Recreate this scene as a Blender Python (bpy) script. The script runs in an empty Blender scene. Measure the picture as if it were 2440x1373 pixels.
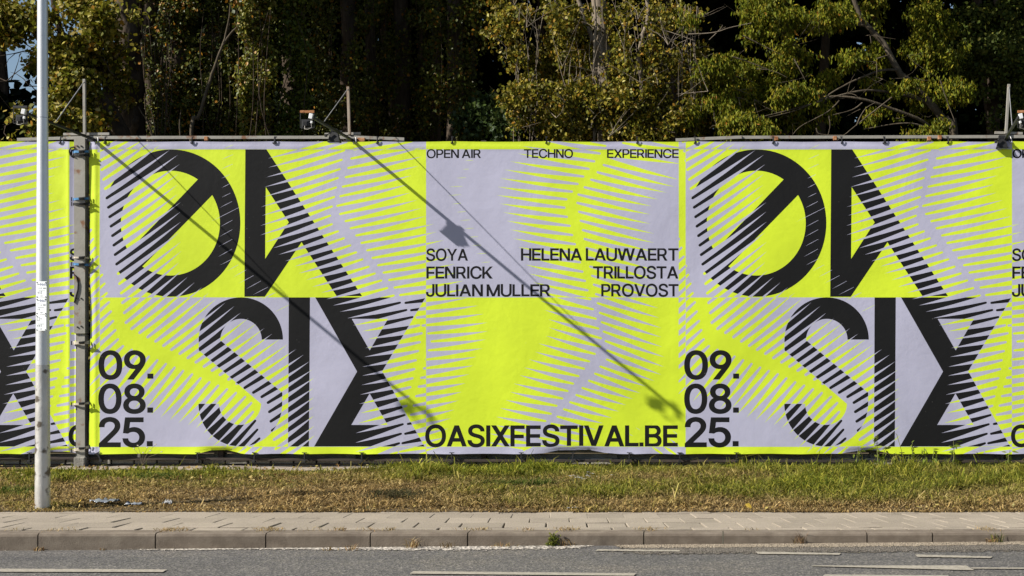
import bpy, bmesh, math, random
import numpy as np
from mathutils import Vector, Matrix, noise as mnoise
from mathutils.geometry import delaunay_2d_cdt

random.seed(7); RNG = np.random.default_rng(11)
S = bpy.context.scene
COL = S.collection
R = math.radians

# ------------------------------------------------------------------ camera
CAM_Z = 1.16                    # eye height above the carriageway
WALL_Y = 14.0                   # distance from the camera to the banner plane
PPM = 248.0                     # photograph pixels per metre on the banner plane
CX, CY = 1700.0, 880.0          # where the view axis meets the photograph
cam = bpy.data.cameras.new('camera'); camo = bpy.data.objects.new('camera', cam); COL.objects.link(camo)
camo.location = (0, 0, CAM_Z); camo.rotation_euler = (R(90), 0, 0)
cam.sensor_width = 36; cam.lens = PPM*WALL_Y/2440*36
cam.shift_x = (1220-CX)/2440; cam.shift_y = (CY-686.5)/2440
cam.clip_start = 0.1; cam.clip_end = 3000
S.camera = camo
S.render.resolution_x = 1024; S.render.resolution_y = 576

# ------------------------------------------------------------------ sky, sun, exposure
SUN_DIR = Vector((-3.23, -1.36, 2.67)).normalized()      # towards the sun: left, behind the camera
EL = math.asin(SUN_DIR.z); AZ = math.atan2(SUN_DIR.x, SUN_DIR.y)
W = bpy.data.worlds.new('World'); S.world = W; W.use_nodes = True
nt = W.node_tree; nt.nodes.clear()
sky = nt.nodes.new('ShaderNodeTexSky'); sky.sky_type = 'NISHITA'; sky.sun_disc = False
sky.sun_elevation = EL; sky.sun_rotation = AZ % (2*math.pi); sky.air_density = 1.0; sky.dust_density = 0.6
bg = nt.nodes.new('ShaderNodeBackground'); bg.inputs[1].default_value = 0.055
wo = nt.nodes.new('ShaderNodeOutputWorld')
nt.links.new(sky.outputs[0], bg.inputs[0]); nt.links.new(bg.outputs[0], wo.inputs[0])
sl = bpy.data.lights.new('sun', 'SUN'); sl.energy = 5.0; sl.angle = R(0.5); sl.color = (1.0, 0.955, 0.88)
so = bpy.data.objects.new('sun', sl); COL.objects.link(so)
so.rotation_euler = SUN_DIR.to_track_quat('Z', 'Y').to_euler(); so.location = (-20, -10, 20)
S.view_settings.view_transform = 'Standard'; S.view_settings.look = 'None'
S.view_settings.exposure = 0.85; S.view_settings.gamma = 1.0
S.cycles.max_bounces = 6; S.cycles.diffuse_bounces = 3; S.cycles.glossy_bounces = 2; S.cycles.transmission_bounces = 3

# ------------------------------------------------------------------ helpers
def pt(px, py, t=1.0):
    """a photograph pixel at depth t (t = 1 on the banner plane) as a point of the place"""
    return Vector(((px-CX)*t/PPM, WALL_Y*t, CAM_Z+(CY-py)*t/PPM))

def put(o, parent=None):
    COL.objects.link(o)
    if parent is not None: o.parent = parent
    return o

def tag(o, label=None, cat=None, group=None, kind=None):
    if label: o['label'] = label
    if cat: o['category'] = cat
    if group: o['group'] = group
    if kind: o['kind'] = kind
    return o

def empty(name, loc=(0, 0, 0), label=None, cat=None, group=None):
    o = bpy.data.objects.new(name, None); o.empty_display_size = 0.2; COL.objects.link(o); o.location = loc
    return tag(o, label, cat, group)

def copy_tree(o, parent=None):
    c = o.copy(); COL.objects.link(c)
    if parent is not None: c.parent = parent
    for ch in list(o.children): copy_tree(ch, c)
    return c

class MB:
    """collects shapes; build() links them as one mesh object"""
    def __init__(s): s.v = []; s.f = []; s.sm = []
    def add(s, vs, fs, smooth=False):
        b = len(s.v); s.v += [tuple(v) for v in vs]; s.f += [[i+b for i in f] for f in fs]; s.sm += [smooth]*len(fs); return s
    def box(s, c, size, rot=None, bev=0.0):
        hx, hy, hz = [d/2 for d in size]; b = min(bev, hx*.9, hy*.9, hz*.9)
        bm = bmesh.new(); bmesh.ops.create_cube(bm, size=1)
        for v in bm.verts: v.co = Vector((v.co.x*2*hx, v.co.y*2*hy, v.co.z*2*hz))
        if b > 0: bmesh.ops.bevel(bm, geom=bm.edges[:], offset=b, segments=2, affect='EDGES', profile=.6)
        M = (rot or Matrix()).to_4x4() if rot is not None else Matrix()
        bm.verts.index_update()
        s.add([M @ v.co+Vector(c) for v in bm.verts], [[v.index for v in f.verts] for f in bm.faces]); bm.free(); return s
    def bar(s, a, b, w, h=None, up=(0, 0, 1), bev=0.0):
        a = Vector(a); b = Vector(b); d = b-a; L = d.length; z = d/L; u = Vector(up)
        x = u.cross(z)
        if x.length < 1e-4: x = Vector((1, 0, 0)).cross(z)
        x.normalize(); y = z.cross(x)
        M = Matrix((x, y, z)).transposed()
        return s.box((a+b)/2, (w, h or w, L), M, bev)
    def tube(s, pts, rad, n=8, cap=True):
        pts = [Vector(p) for p in pts]; m = len(pts)
        rad = list(rad) if hasattr(rad, '__len__') else [rad]*m
        vs = []; fs = []; prev = None
        for i, p in enumerate(pts):
            d = (pts[min(i+1, m-1)]-pts[max(i-1, 0)]).normalized()
            x = prev-d*prev.dot(d) if prev is not None else d.cross(Vector((0, 1, .01)))
            if x.length < 1e-4: x = d.cross(Vector((1, 0, 0)))
            x.normalize(); prev = x; y = d.cross(x)
            for k in range(n):
                a = 2*math.pi*k/n; vs.append(p+(x*math.cos(a)+y*math.sin(a))*rad[i])
        for i in range(m-1):
            for k in range(n): fs.append([i*n+k, i*n+(k+1) % n, (i+1)*n+(k+1) % n, (i+1)*n+k])
        s.add(vs, fs, True)
        if cap: s.add([vs[k] for k in range(n)], [list(range(n))[::-1]]); s.add(vs[-n:], [list(range(n))])
        return s
    def prism(s, poly, axis, d0, d1):
        """poly in the other two axes, extruded along axis from d0 to d1"""
        def mk(p, d):
            if axis == 'y': return (p[0], d, p[1])
            if axis == 'x': return (d, p[0], p[1])
            return (p[0], p[1], d)
        n = len(poly); vs = [mk(p, d0) for p in poly]+[mk(p, d1) for p in poly]
        return s.add(vs, [[i, (i+1) % n, n+(i+1) % n, n+i] for i in range(n)]+[list(range(n))[::-1], [n+i for i in range(n)]])
    def build(s, name, mat, parent=None, origin=None):
        me = bpy.data.meshes.new(name)
        o0 = Vector(origin) if origin is not None else (Vector() if parent is None else Vector())
        me.from_pydata([tuple(Vector(v)-o0) for v in s.v], [], s.f)
        me.polygons.foreach_set('use_smooth', s.sm)
        bm = bmesh.new(); bm.from_mesh(me); bmesh.ops.recalc_face_normals(bm, faces=bm.faces[:]); bm.to_mesh(me); bm.free()
        me.materials.append(mat)
        o = bpy.data.objects.new(name, me); put(o, parent)
        if origin is not None: o.location = origin
        return o

def smooth_mark(o, ang=40):
    me = o.data
    for p in me.polygons: p.use_smooth = True
    try: me.set_sharp_from_angle(angle=R(ang))
    except Exception: pass

# materials -----------------------------------------------------------------
def new_mat(name):
    m = bpy.data.materials.new(name); m.use_nodes = True
    n = m.node_tree.nodes; b = n['Principled BSDF']
    return m, m.node_tree, n, b

def nd(t, kind, **kw):
    x = t.nodes.new('ShaderNode'+kind)
    for k, v in kw.items():
        if k.startswith('i_'):
            key = k[2:]
            x.inputs[int(key) if key.isdigit() else key.replace('_', ' ')].default_value = v
        else: setattr(x, k, v)
    return x

def ramp(t, src, stops, interp='LINEAR'):
    r = nd(t, 'ValToRGB'); cr = r.color_ramp; cr.interpolation = interp
    while len(cr.elements) < len(stops): cr.elements.new(0.5)
    for e, (p, c) in zip(cr.elements, stops): e.position = p; e.color = (*c, 1) if len(c) == 3 else c
    t.links.new(src, r.inputs[0]); return r

def surf(name, stops, scale=6.0, detail=6.0, rough=.7, metal=0.0, bump=0.15, bscale=40.0, spec=.5, stretch=(1, 1, 1), mottled=None, bdist=.01):
    """noise-coloured surface with a bumpy skin"""
    m, t, n, b = new_mat(name)
    tc = nd(t, 'TexCoord'); mp = nd(t, 'Mapping'); mp.inputs['Scale'].default_value = stretch
    geo = nd(t, 'NewGeometry'); t.links.new(geo.outputs['Position'], mp.inputs[0])
    nz = nd(t, 'TexNoise', i_Scale=scale, i_Detail=detail, i_Roughness=.62); t.links.new(mp.outputs[0], nz.inputs[0])
    r = ramp(t, nz.outputs[0], stops); col = r.outputs[0]
    if mottled:
        n2 = nd(t, 'TexNoise', i_Scale=mottled[0], i_Detail=3.0); t.links.new(geo.outputs['Position'], n2.inputs[0])
        r2 = ramp(t, n2.outputs[0], [(mottled[1], (0, 0, 0)), (mottled[2], (1, 1, 1))])
        mx = nd(t, 'Mix', data_type='RGBA'); t.links.new(r2.outputs[0], mx.inputs[0])
        t.links.new(col, mx.inputs[6]); mx.inputs[7].default_value = (*mottled[3], 1); col = mx.outputs[2]
    t.links.new(col, b.inputs['Base Color'])
    b.inputs['Roughness'].default_value = rough; b.inputs['Metallic'].default_value = metal
    b.inputs['Specular IOR Level'].default_value = spec
    if bump:
        n3 = nd(t, 'TexNoise', i_Scale=bscale, i_Detail=5.0); t.links.new(mp.outputs[0], n3.inputs[0])
        bp = nd(t, 'Bump', i_Strength=bump, i_Distance=bdist); t.links.new(n3.outputs[0], bp.inputs['Height']); t.links.new(bp.outputs[0], b.inputs['Normal'])
    return m

def attr_mat(name, rough=.5, spec=.3, trans=0.0, gain=1.0, sheen=0):
    """colour comes from the mesh: every leaf, blade or tile has its own"""
    m, t, n, b = new_mat(name)
    a = nd(t, 'Attribute', attribute_name='col')
    t.links.new(a.outputs['Color'], b.inputs['Base Color'])
    b.inputs['Roughness'].default_value = rough; b.inputs['Specular IOR Level'].default_value = spec
    if trans:
        tr = nd(t, 'BsdfTranslucent'); t.links.new(a.outputs['Color'], tr.inputs[0])
        mx = nd(t, 'MixShader', i_0=trans); out = n['Material Output']
        t.links.new(b.outputs[0], mx.inputs[1]); t.links.new(tr.outputs[0], mx.inputs[2]); t.links.new(mx.outputs[0], out.inputs[0])
    return m

def np_mesh(name, verts, tris, cols, mat, parent=None, smooth=False):
    """verts (N,3), tris (M,3 or 4), cols (N,3)"""
    me = bpy.data.meshes.new(name); N = len(verts); M, k = tris.shape
    me.vertices.add(N); me.vertices.foreach_set('co', np.ascontiguousarray(verts, np.float32).ravel())
    me.loops.add(M*k); me.loops.foreach_set('vertex_index', np.ascontiguousarray(tris, np.int32).ravel())
    me.polygons.add(M); me.polygons.foreach_set('loop_start', np.arange(0, M*k, k, dtype=np.int32))
    me.polygons.foreach_set('loop_total', np.full(M, k, np.int32))
    me.polygons.foreach_set('use_smooth', np.full(M, smooth))
    me.update(calc_edges=True)
    if cols is not None:
        ca = me.color_attributes.new('col', 'FLOAT_COLOR', 'POINT')
        c4 = np.ones((N, 4), np.float32); c4[:, :3] = cols; ca.data.foreach_set('color', c4.ravel())
    me.materials.append(mat)
    o = bpy.data.objects.new(name, me); put(o, parent); return o


# ================================================================== the printed banner artwork
# letter outlines (cap height 509) for the round letters; straight ones are drawn in glyph()
ROUND = {"B":[[[60,0],[60,509],[241,509],[274,507],[304,501],[329,491],[350,477],[367,461],[381,442],[390,421],[396,398],[398,374],[397,353],[393,336],[387,320],[378,307],[368,295],[356,286],[343,278],[329,272],[315,267],[315,262],[331,260],[347,254],[363,245],[378,234],[391,220],[402,203],[411,184],[416,161],[418,136],[416,111],[410,88],[400,67],[386,48],[368,31],[344,18],[317,8],[284,2],[247,0]],[[125,57],[245,57],[281,60],[309,67],[330,80],[344,96],[353,115],[355,137],[354,153],[350,169],[342,184],[333,197],[320,209],[306,218],[289,225],[269,229],[248,231],[125,231]],[[125,285],[238,285],[256,287],[273,290],[288,296],[302,304],[314,314],[323,326],[330,340],[335,355],[336,372],[333,393],[326,412],[313,429],[294,442],[270,449],[240,452],[125,452]]],"C":[[[267,-7],[225,-3],[186,7],[150,25],[119,49],[92,79],[70,115],[53,157],[44,203],[40,254],[44,305],[53,352],[70,393],[92,429],[119,459],[150,484],[186,501],[225,512],[267,516],[293,514],[317,511],[340,504],[362,496],[383,485],[402,471],[419,456],[435,438],[448,418],[459,397],[467,373],[473,348],[408,348],[404,365],[397,380],[389,395],[380,407],[369,418],[357,428],[344,437],[330,444],[315,449],[300,453],[284,455],[267,456],[237,453],[209,445],[184,432],[161,414],[141,391],[125,364],[113,332],[106,295],[103,254],[106,213],[113,177],[125,145],[141,117],[161,94],[184,76],[210,63],[237,56],[267,53],[284,54],[300,56],[315,60],[330,65],[344,72],[357,81],[369,90],[380,102],[389,114],[397,128],[404,144],[408,160],[473,160],[467,135],[459,112],[448,91],[435,71],[420,53],[402,38],[383,24],[363,13],[341,5],[317,-2],[293,-6]]],"J":[[[185,-7],[143,-2],[106,11],[75,33],[52,63],[38,100],[33,145],[33,173],[98,173],[98,145],[100,117],[108,93],[122,74],[139,61],[160,53],[185,50],[209,53],[230,61],[248,74],[261,93],[269,117],[272,145],[272,509],[336,509],[336,145],[332,100],[318,63],[294,33],[263,11],[227,-2]]],"O":[[[267,-7],[225,-3],[186,7],[150,25],[119,49],[92,79],[70,115],[53,157],[44,203],[40,254],[44,305],[53,352],[70,393],[92,429],[119,459],[150,484],[186,501],[225,512],[267,516],[309,512],[348,501],[384,484],[415,459],[442,429],[464,393],[480,352],[490,305],[493,254],[490,203],[480,157],[464,115],[442,79],[415,49],[384,25],[348,7],[309,-3]],[[267,53],[296,55],[324,63],[349,76],[372,94],[392,116],[408,144],[420,176],[428,213],[430,254],[428,295],[420,332],[408,365],[392,392],[372,415],[349,433],[324,446],[296,453],[267,456],[237,453],[210,445],[184,433],[161,415],[142,392],[125,364],[113,332],[106,295],[103,254],[106,213],[113,176],[125,144],[142,117],[161,94],[184,76],[210,63],[237,55]]],"P":[[[60,0],[60,509],[235,509],[272,506],[305,499],[332,487],[356,471],[375,452],[390,430],[400,404],[407,377],[409,348],[407,318],[400,291],[390,265],[375,243],[356,223],[332,207],[305,195],[272,188],[235,186],[109,186],[109,242],[233,242],[257,244],[279,248],[297,256],[312,266],[324,279],[333,294],[339,310],[343,328],[344,348],[343,367],[339,385],[333,402],[324,416],[312,428],[297,439],[279,446],[257,451],[232,452],[125,452],[125,0]]],"R":[[[60,0],[60,509],[236,509],[273,506],[305,500],[333,489],[356,473],[376,455],[390,433],[401,408],[407,381],[409,352],[407,323],[401,296],[390,271],[376,250],[356,232],[333,217],[305,206],[273,200],[236,198],[96,198],[96,255],[234,255],[258,256],[280,260],[298,267],[313,276],[325,287],[334,300],[340,316],[344,333],[345,352],[344,371],[340,389],[334,405],[325,419],[313,430],[298,440],[279,446],[258,451],[233,452],[125,452],[125,0]],[[353,0],[230,229],[303,229],[428,0]]],"S":[[[224,-9],[188,-7],[156,-1],[128,9],[102,23],[81,40],[64,60],[51,83],[42,109],[38,137],[104,137],[108,118],[114,102],[123,88],[136,76],[150,66],[166,59],[185,53],[204,50],[224,49],[246,50],[267,54],[286,60],[303,69],[317,79],[329,92],[338,106],[344,122],[346,139],[344,154],[340,168],[332,179],[322,189],[310,197],[296,205],[280,211],[263,217],[245,222],[184,239],[145,253],[112,269],[86,289],[67,313],[56,341],[52,372],[54,400],[62,425],[75,448],[92,468],[113,484],[138,498],[165,508],[195,514],[227,516],[259,514],[289,508],[316,498],[340,484],[360,468],[377,449],[390,427],[398,403],[401,378],[337,378],[332,402],[320,421],[302,437],[280,449],[254,456],[225,459],[204,457],[185,454],[167,448],[152,440],[139,430],[129,418],[121,405],[117,391],[115,376],[117,359],[122,345],[131,334],[142,324],[155,315],[169,308],[184,302],[198,297],[212,293],[264,279],[279,275],[295,270],[312,264],[328,256],[344,248],[359,238],[372,226],[384,213],[395,198],[402,180],[407,161],[408,139],[406,112],[399,87],[386,64],[370,43],[349,25],[323,11],[294,0],[261,-7]]],"U":[[[259,-8],[220,-6],[186,2],[154,15],[126,33],[103,55],[85,80],[71,108],[63,140],[60,173],[60,509],[124,509],[124,178],[126,155],[132,133],[141,113],[153,95],[169,80],[187,68],[208,59],[232,53],[259,52],[285,53],[309,59],[331,68],[349,80],[364,95],[377,113],[385,133],[391,155],[393,178],[393,509],[457,509],[457,173],[454,140],[446,108],[433,80],[414,55],[391,33],[363,15],[332,2],[297,-6]]],"0":[[[227,-7],[191,-3],[158,7],[130,24],[105,48],[85,77],[69,113],[57,155],[50,202],[48,254],[50,306],[57,353],[69,395],[85,431],[106,461],[130,484],[159,502],[191,512],[227,516],[262,512],[295,502],[323,484],[348,461],[368,431],[384,395],[396,353],[403,306],[405,254],[403,202],[396,155],[384,113],[368,77],[348,48],[323,24],[295,7],[263,-3]],[[227,50],[250,52],[271,60],[290,74],[306,92],[320,116],[330,144],[338,176],[342,213],[344,254],[342,295],[338,332],[330,365],[320,393],[306,416],[290,435],[271,449],[250,457],[227,460],[203,457],[182,449],[163,435],[147,416],[134,393],[123,365],[115,332],[111,295],[109,254],[111,213],[115,176],[123,144],[134,116],[147,92],[163,74],[182,60],[203,52]]],"2":[[[64,0],[64,47],[234,229],[252,248],[268,266],[282,282],[294,298],[303,312],[311,327],[316,341],[319,356],[320,371],[319,389],[315,405],[308,419],[298,431],[287,441],[273,449],[258,455],[241,458],[224,460],[205,458],[188,454],[172,447],[159,438],[148,427],[139,413],[132,398],[128,381],[127,362],[66,362],[68,391],[75,418],[86,442],[102,464],[121,482],[143,496],[168,507],[196,513],[225,516],[254,513],[281,507],[306,497],[328,482],[346,465],[361,445],[372,423],[379,398],[381,372],[380,354],[377,336],[371,318],[363,299],[351,280],[336,259],[317,235],[294,209],[267,180],[153,60],[153,57],[389,57],[389,0]]],"5":[[[221,-7],[192,-5],[165,1],[140,11],[118,25],[99,41],[83,60],[71,82],[63,105],[60,130],[122,130],[125,115],[130,102],[138,89],[148,78],[160,68],[173,60],[188,54],[204,51],[221,50],[241,51],[259,56],[276,64],[291,75],[304,89],[314,104],[322,122],[326,141],[328,162],[326,183],[321,203],[314,221],[303,237],[290,251],[275,262],[257,270],[238,275],[218,277],[201,276],[184,273],[167,268],[152,262],[139,255],[128,246],[67,253],[96,509],[366,509],[366,452],[151,452],[134,301],[136,301],[148,311],[162,318],[178,325],[194,330],[212,333],[229,334],[252,332],[274,328],[294,321],[313,311],[330,299],[345,285],[358,269],[370,251],[379,231],[386,210],[390,187],[391,163],[388,132],[381,102],[369,76],[352,52],[332,32],[309,15],[282,3],[253,-4]]],"6":[[[226,-7],[196,-4],[168,3],[142,15],[119,31],[100,51],[84,74],[73,101],[66,130],[64,162],[65,187],[71,212],[80,239],[93,268],[112,302],[137,340],[252,509],[322,509],[151,261],[145,261],[151,270],[157,279],[165,288],[174,295],[184,302],[196,307],[208,311],[221,313],[235,314],[265,312],[291,305],[316,295],[337,280],[355,262],[370,240],[380,215],[387,187],[389,157],[387,127],[379,98],[368,73],[352,50],[333,30],[310,14],[284,3],[257,-4]],[[226,48],[245,50],[263,55],[279,63],[293,73],[304,86],[314,101],[322,119],[326,137],[327,157],[326,178],[322,196],[314,213],[304,228],[293,241],[279,251],[263,259],[245,264],[226,265],[207,264],[190,259],[174,252],[160,241],[148,229],[138,214],[131,197],[126,179],[125,158],[126,138],[131,119],[138,102],[148,86],[160,73],[174,63],[190,55],[207,50]]],"9":[[[226,516],[256,513],[285,506],[310,494],[333,478],[352,458],[368,434],[380,408],[387,378],[389,347],[387,322],[382,296],[373,270],[359,240],[340,207],[315,168],[200,0],[130,0],[301,248],[307,248],[302,238],[295,229],[287,221],[278,214],[268,207],[257,202],[245,198],[232,195],[218,195],[188,197],[161,203],[137,214],[116,229],[98,247],[83,269],[72,294],[66,321],[64,352],[66,382],[73,411],[85,436],[101,459],[120,479],[143,494],[168,506],[196,513]],[[226,460],[207,459],[190,454],[174,446],[160,435],[148,423],[138,407],[131,390],[127,372],[125,352],[127,331],[131,313],[138,295],[148,280],[160,268],[174,257],[190,250],[207,245],[226,243],[245,245],[263,249],[279,257],[293,267],[305,280],[314,295],[322,312],[326,330],[327,350],[326,371],[322,390],[314,407],[305,422],[293,435],[279,446],[263,454],[245,459]]],"8":[[[226,-7],[193,-5],[163,1],[136,11],[111,25],[91,42],[74,62],[62,84],[54,109],[52,135],[53,156],[58,176],[65,195],[75,212],[87,228],[101,241],[117,252],[134,260],[153,265],[153,267],[129,276],[109,289],[93,308],[80,330],[73,354],[70,380],[73,405],[79,429],[90,450],[106,469],[124,485],[146,498],[170,508],[197,514],[226,516],[255,514],[282,508],[306,498],[328,485],[346,469],[361,450],[373,429],[379,405],[382,380],[379,354],[372,330],[359,308],[343,289],[323,276],[300,267],[300,265],[319,260],[335,252],[351,241],[365,228],[377,212],[387,195],[395,176],[399,156],[401,135],[398,109],[391,84],[378,62],[362,42],[341,25],[317,11],[289,1],[259,-5]],[[226,49],[248,50],[267,54],[285,60],[300,69],[313,79],[323,91],[331,106],[335,121],[337,139],[335,157],[330,173],[322,189],[312,202],[298,213],[283,223],[265,230],[247,234],[226,235],[206,234],[187,230],[169,223],[154,213],[140,202],[130,189],[122,173],[117,157],[115,139],[117,121],[121,106],[129,91],[139,79],[152,69],[167,60],[185,54],[205,50]],[[226,290],[244,291],[260,294],[274,300],[287,308],[298,318],[307,330],[314,344],[318,359],[319,376],[318,392],[314,407],[308,420],[299,432],[288,442],[275,449],[260,455],[244,459],[226,460],[208,459],[192,455],[177,449],[164,442],[153,432],[145,420],[138,407],[134,392],[133,376],[134,359],[138,344],[145,330],[154,318],[165,308],[178,300],[193,294],[209,291]]]}
CAP = 509.0
STRAIGHT = {
 'A': (470, [('d', 0, 0, 205, 1, 1), ('d', 470, 0, 265, 1, -1), ('h', 90, 380, .27)]),
 'E': (345, [('v', 0), ('h', 0, 345, 0), ('h', 0, 330, .5), ('h', 0, 345, 1)]),
 'F': (335, [('v', 0), ('h', 0, 315, .47), ('h', 0, 335, 1)]),
 'H': (415, [('v', 0), ('v', 1), ('h', 0, 415, .5)]),
 'I': (0, [('v', 0)]),
 'K': (420, [('v', 0), ('k',)]),
 'L': (320, [('v', 0), ('h', 0, 320, 0)]),
 'M': (520, [('v', 0), ('v', 1), ('m',)]),
 'N': (420, [('v', 0), ('v', 1), ('n',)]),
 'T': (410, [('vc',), ('h', 0, 410, 1)]),
 'V': (460, [('V', 0, 460)]),
 'W': (700, [('V', 0, 375), ('V', 325, 700)]),
 'X': (440, [('x',)]),
 'Y': (460, [('y',)]),
 '.': (0, [('dot',)])}

def glyph(ch, s):
    """polygons of one capital, cap height 1, stem width s; returns (polygons, left, right)"""
    if ch in ROUND:
        off = (s-.128)/2; out = []
        for poly in ROUND[ch]:
            p = np.array(poly, float)/CAP
            d = np.roll(p, -1, 0)-p; L = np.hypot(d[:, 0], d[:, 1]); d /= np.maximum(L, 1e-9)[:, None]
            nrm = np.stack([-d[:, 1], d[:, 0]], 1)                 # left of the path: outside for clockwise outlines
            n1 = np.roll(nrm, 1, 0); b = nrm+n1; den = 1+(nrm*n1).sum(1)
            b = b/np.maximum(den, .35)[:, None]
            out.append(p+b*off)
        a = [0.5*sum(q[i][0]*q[(i+1) % len(q)][1]-q[(i+1) % len(q)][0]*q[i][1] for i in range(len(q))) for q in out]
        if sum(a) > 0:                                             # outlines wound the other way: shrink became grow, redo
            out = []
            for poly in ROUND[ch]:
                p = np.array(poly[::-1], float)/CAP
                d = np.roll(p, -1, 0)-p; L = np.hypot(d[:, 0], d[:, 1]); d /= np.maximum(L, 1e-9)[:, None]
                nrm = np.stack([-d[:, 1], d[:, 0]], 1); n1 = np.roll(nrm, 1, 0)
                b = (nrm+n1)/np.maximum(1+(nrm*n1).sum(1), .35)[:, None]; out.append(p+b*off)
        y0 = 0.0
        xs = np.concatenate([q[:, 0] for q in out])
        if ch in 'BPRE':                                            # keep flat letters on the lines
            out = [np.clip(q, (-9, 0), (9, 1)) for q in out]
        return out, xs.min(), xs.max(), (ch not in 'BPRU')
    w, strokes = STRAIGHT[ch]; w /= CAP; out = []
    hs = s*.9                                                       # horizontals are a little thinner
    if ch in 'I.': w = s
    def diag(x0, x1, t, side=0):                                    # foot at x0, head at x1, horizontal width t
        return [(x0, 0), (x0+t, 0), (x1+t, 1), (x1, 1)]
    for st in strokes:
        k = st[0]
        if k == 'v': x = 0 if st[1] == 0 else w-s; out.append([(x, 0), (x+s, 0), (x+s, 1), (x, 1)])
        elif k == 'vc': out.append([(w/2-s/2, 0), (w/2+s/2, 0), (w/2+s/2, 1), (w/2-s/2, 1)])
        elif k == 'h':
            y = st[3]*(1-hs); out.append([(st[1]/CAP, y), (st[2]/CAP, y), (st[2]/CAP, y+hs), (st[1]/CAP, y+hs)])
        elif k == 'd':
            t = s*1.08; x0, x1 = st[1]/CAP, st[3]/CAP
            if st[5] > 0: out.append([(0, 0), (t, 0), (w/2+t*.5, 1), (w/2-t*.5, 1)])
            else: out.append([(w-t, 0), (w, 0), (w/2+t*.5, 1), (w/2-t*.5, 1)])
        elif k == 'V':
            a, b = st[1]/CAP, st[2]/CAP; t = s*1.08; m = (a+b)/2
            out += [[(m-t/2, 0), (m+t/2, 0), (a+t, 1), (a, 1)], [(m-t/2, 0), (m+t/2, 0), (b, 1), (b-t, 1)]]
        elif k == 'x':
            t = s*1.2; out += [diag(0, w-t, t), diag(w-t, 0, t)]
        elif k == 'y':
            t = s*1.15
            out += [[(w/2-s/2, 0), (w/2+s/2, 0), (w/2+s/2, .44), (w/2-s/2, .44)],
                    [(w/2-s/2, .4), (w/2+s/2, .4), (t, 1), (0, 1)], [(w/2-s/2, .4), (w/2+s/2, .4), (w, 1), (w-t, 1)]]
        elif k == 'k':
            t = s*1.3; out += [[(w-t, 0), (w, 0), (w*.47, .62), (w*.47-t*.85, .52)], [(s*.9, .28), (s*.9, .48), (w-t*.95, 1), (w, 1)]]
        elif k == 'n':
            t = s*1.15; out.append([(w-t, 0), (w, 0), (t, 1), (0, 1)])
        elif k == 'm':
            t = s*1.05; out += [[(w/2-t/2, 0), (w/2+t/2, 0), (t, 1), (0, 1)], [(w/2-t/2, 0), (w/2+t/2, 0), (w, 1), (w-t, 1)]]
        elif k == 'dot': out.append([(0, 0), (s, 0), (s, s*.98), (0, s*.98)])
    return [np.array(p, float) for p in out], 0.0, w, False

def text_polys(txt, x0, x1, ytop, ybase, s, gap=.075, space=.2):
    """polygons in photograph pixels, fitted between x0 and x1 (y grows downwards)"""
    cap = ybase-ytop; pen = 0.0; items = []
    prev = None
    tight = {('O', 'A'), ('A', 'S'), ('L', 'O'), ('T', 'A'), ('V', 'A'), ('A', 'U'), ('U', 'W'), ('W', 'A'), ('Y', 'A'), ('O', 'V'), ('V', 'O'), ('S', 'T'),
             ('L', 'A'), ('A', 'L'), ('I', 'V'), ('L', '.'), ('N', 'A'), ('O', 'Y'), ('C', 'K'), ('X', 'F'), ('I', 'X'), ('X', 'P'), ('E', 'X')}
    for ch in txt:
        if ch == ' ': pen += space; prev = None; continue
        polys, l, r, rnd = glyph(ch, s)
        if prev is not None: pen += gap*(.45 if (prev, ch) in tight else 1)
        items += [(p, pen-l, ch) for p in polys]; pen += r-l; prev = ch
    k = (x1-x0)/pen; out = []
    for p, o, ch in items:
        out.append(np.stack([x0+(p[:, 0]+o)*k, ybase-p[:, 1]*cap], 1))
    return out

# --- the palm-leaf comb pattern: finger ends and spike tips read along each rib
def cr(ox, oy, sc, pts): return [(ox+x/sc, oy+y/sc) for x, y in pts]
a_ = lambda ox, oy, *p: cr(ox, oy, 6.864, p)
L1_R = (a_(210, 330, (90, -245), (115, -90), (140, 65), (165, 222), (190, 380), (215, 530), (245, 690), (272, 840), (300, 992), (325, 1145), (348, 1300))
        + a_(210, 520, (370, 150), (395, 305), (418, 460), (440, 615), (465, 770), (492, 925), (512, 1090), (540, 1245))
        + a_(210, 700, (563, 165), (590, 330), (615, 490), (707, 590), (838, 655), (968, 725), (1097, 795), (1225, 865), (1355, 930), (1490, 995), (1620, 1065))
        + a_(450, 700, (105, 1135), (237, 1205), (370, 1270), (500, 1340))
        + a_(450, 890, (640, 110), (775, 180), (905, 248), (1045, 325), (1182, 395), (1285, 490), (1308, 640), (1332, 795), (1355, 945), (1385, 1095), (1410, 1250), (1435, 1400), (1460, 1555)))
L1_RT = (a_(210, 330, (500, -340), (610, -210), (720, -110), (820, -40), (915, 20), (1010, 80), (1195, 105), (1345, 195), (1485, 270), (1510, 425), (1480, 590), (1475, 760), (1475, 915), (1525, 1045), (1525, 1200))
         + a_(210, 520, (1530, 60), (1500, 235), (1530, 390), (1540, 540), (1510, 720), (1545, 860), (1640, 965), (1757, 1050), (1877, 1130))
         + a_(450, 700, (340, -15), (470, 75), (610, 145), (755, 205), (860, 310), (985, 400), (1120, 485), (1245, 565), (1375, 655), (1500, 740), (1625, 830))
         + cr(600, 700, 3.27, [(350, 432), (410, 475), (455, 527), (475, 592), (490, 655), (485, 735), (492, 805), (490, 880), (492, 948), (492, 1030), (500, 1100)]))
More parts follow.
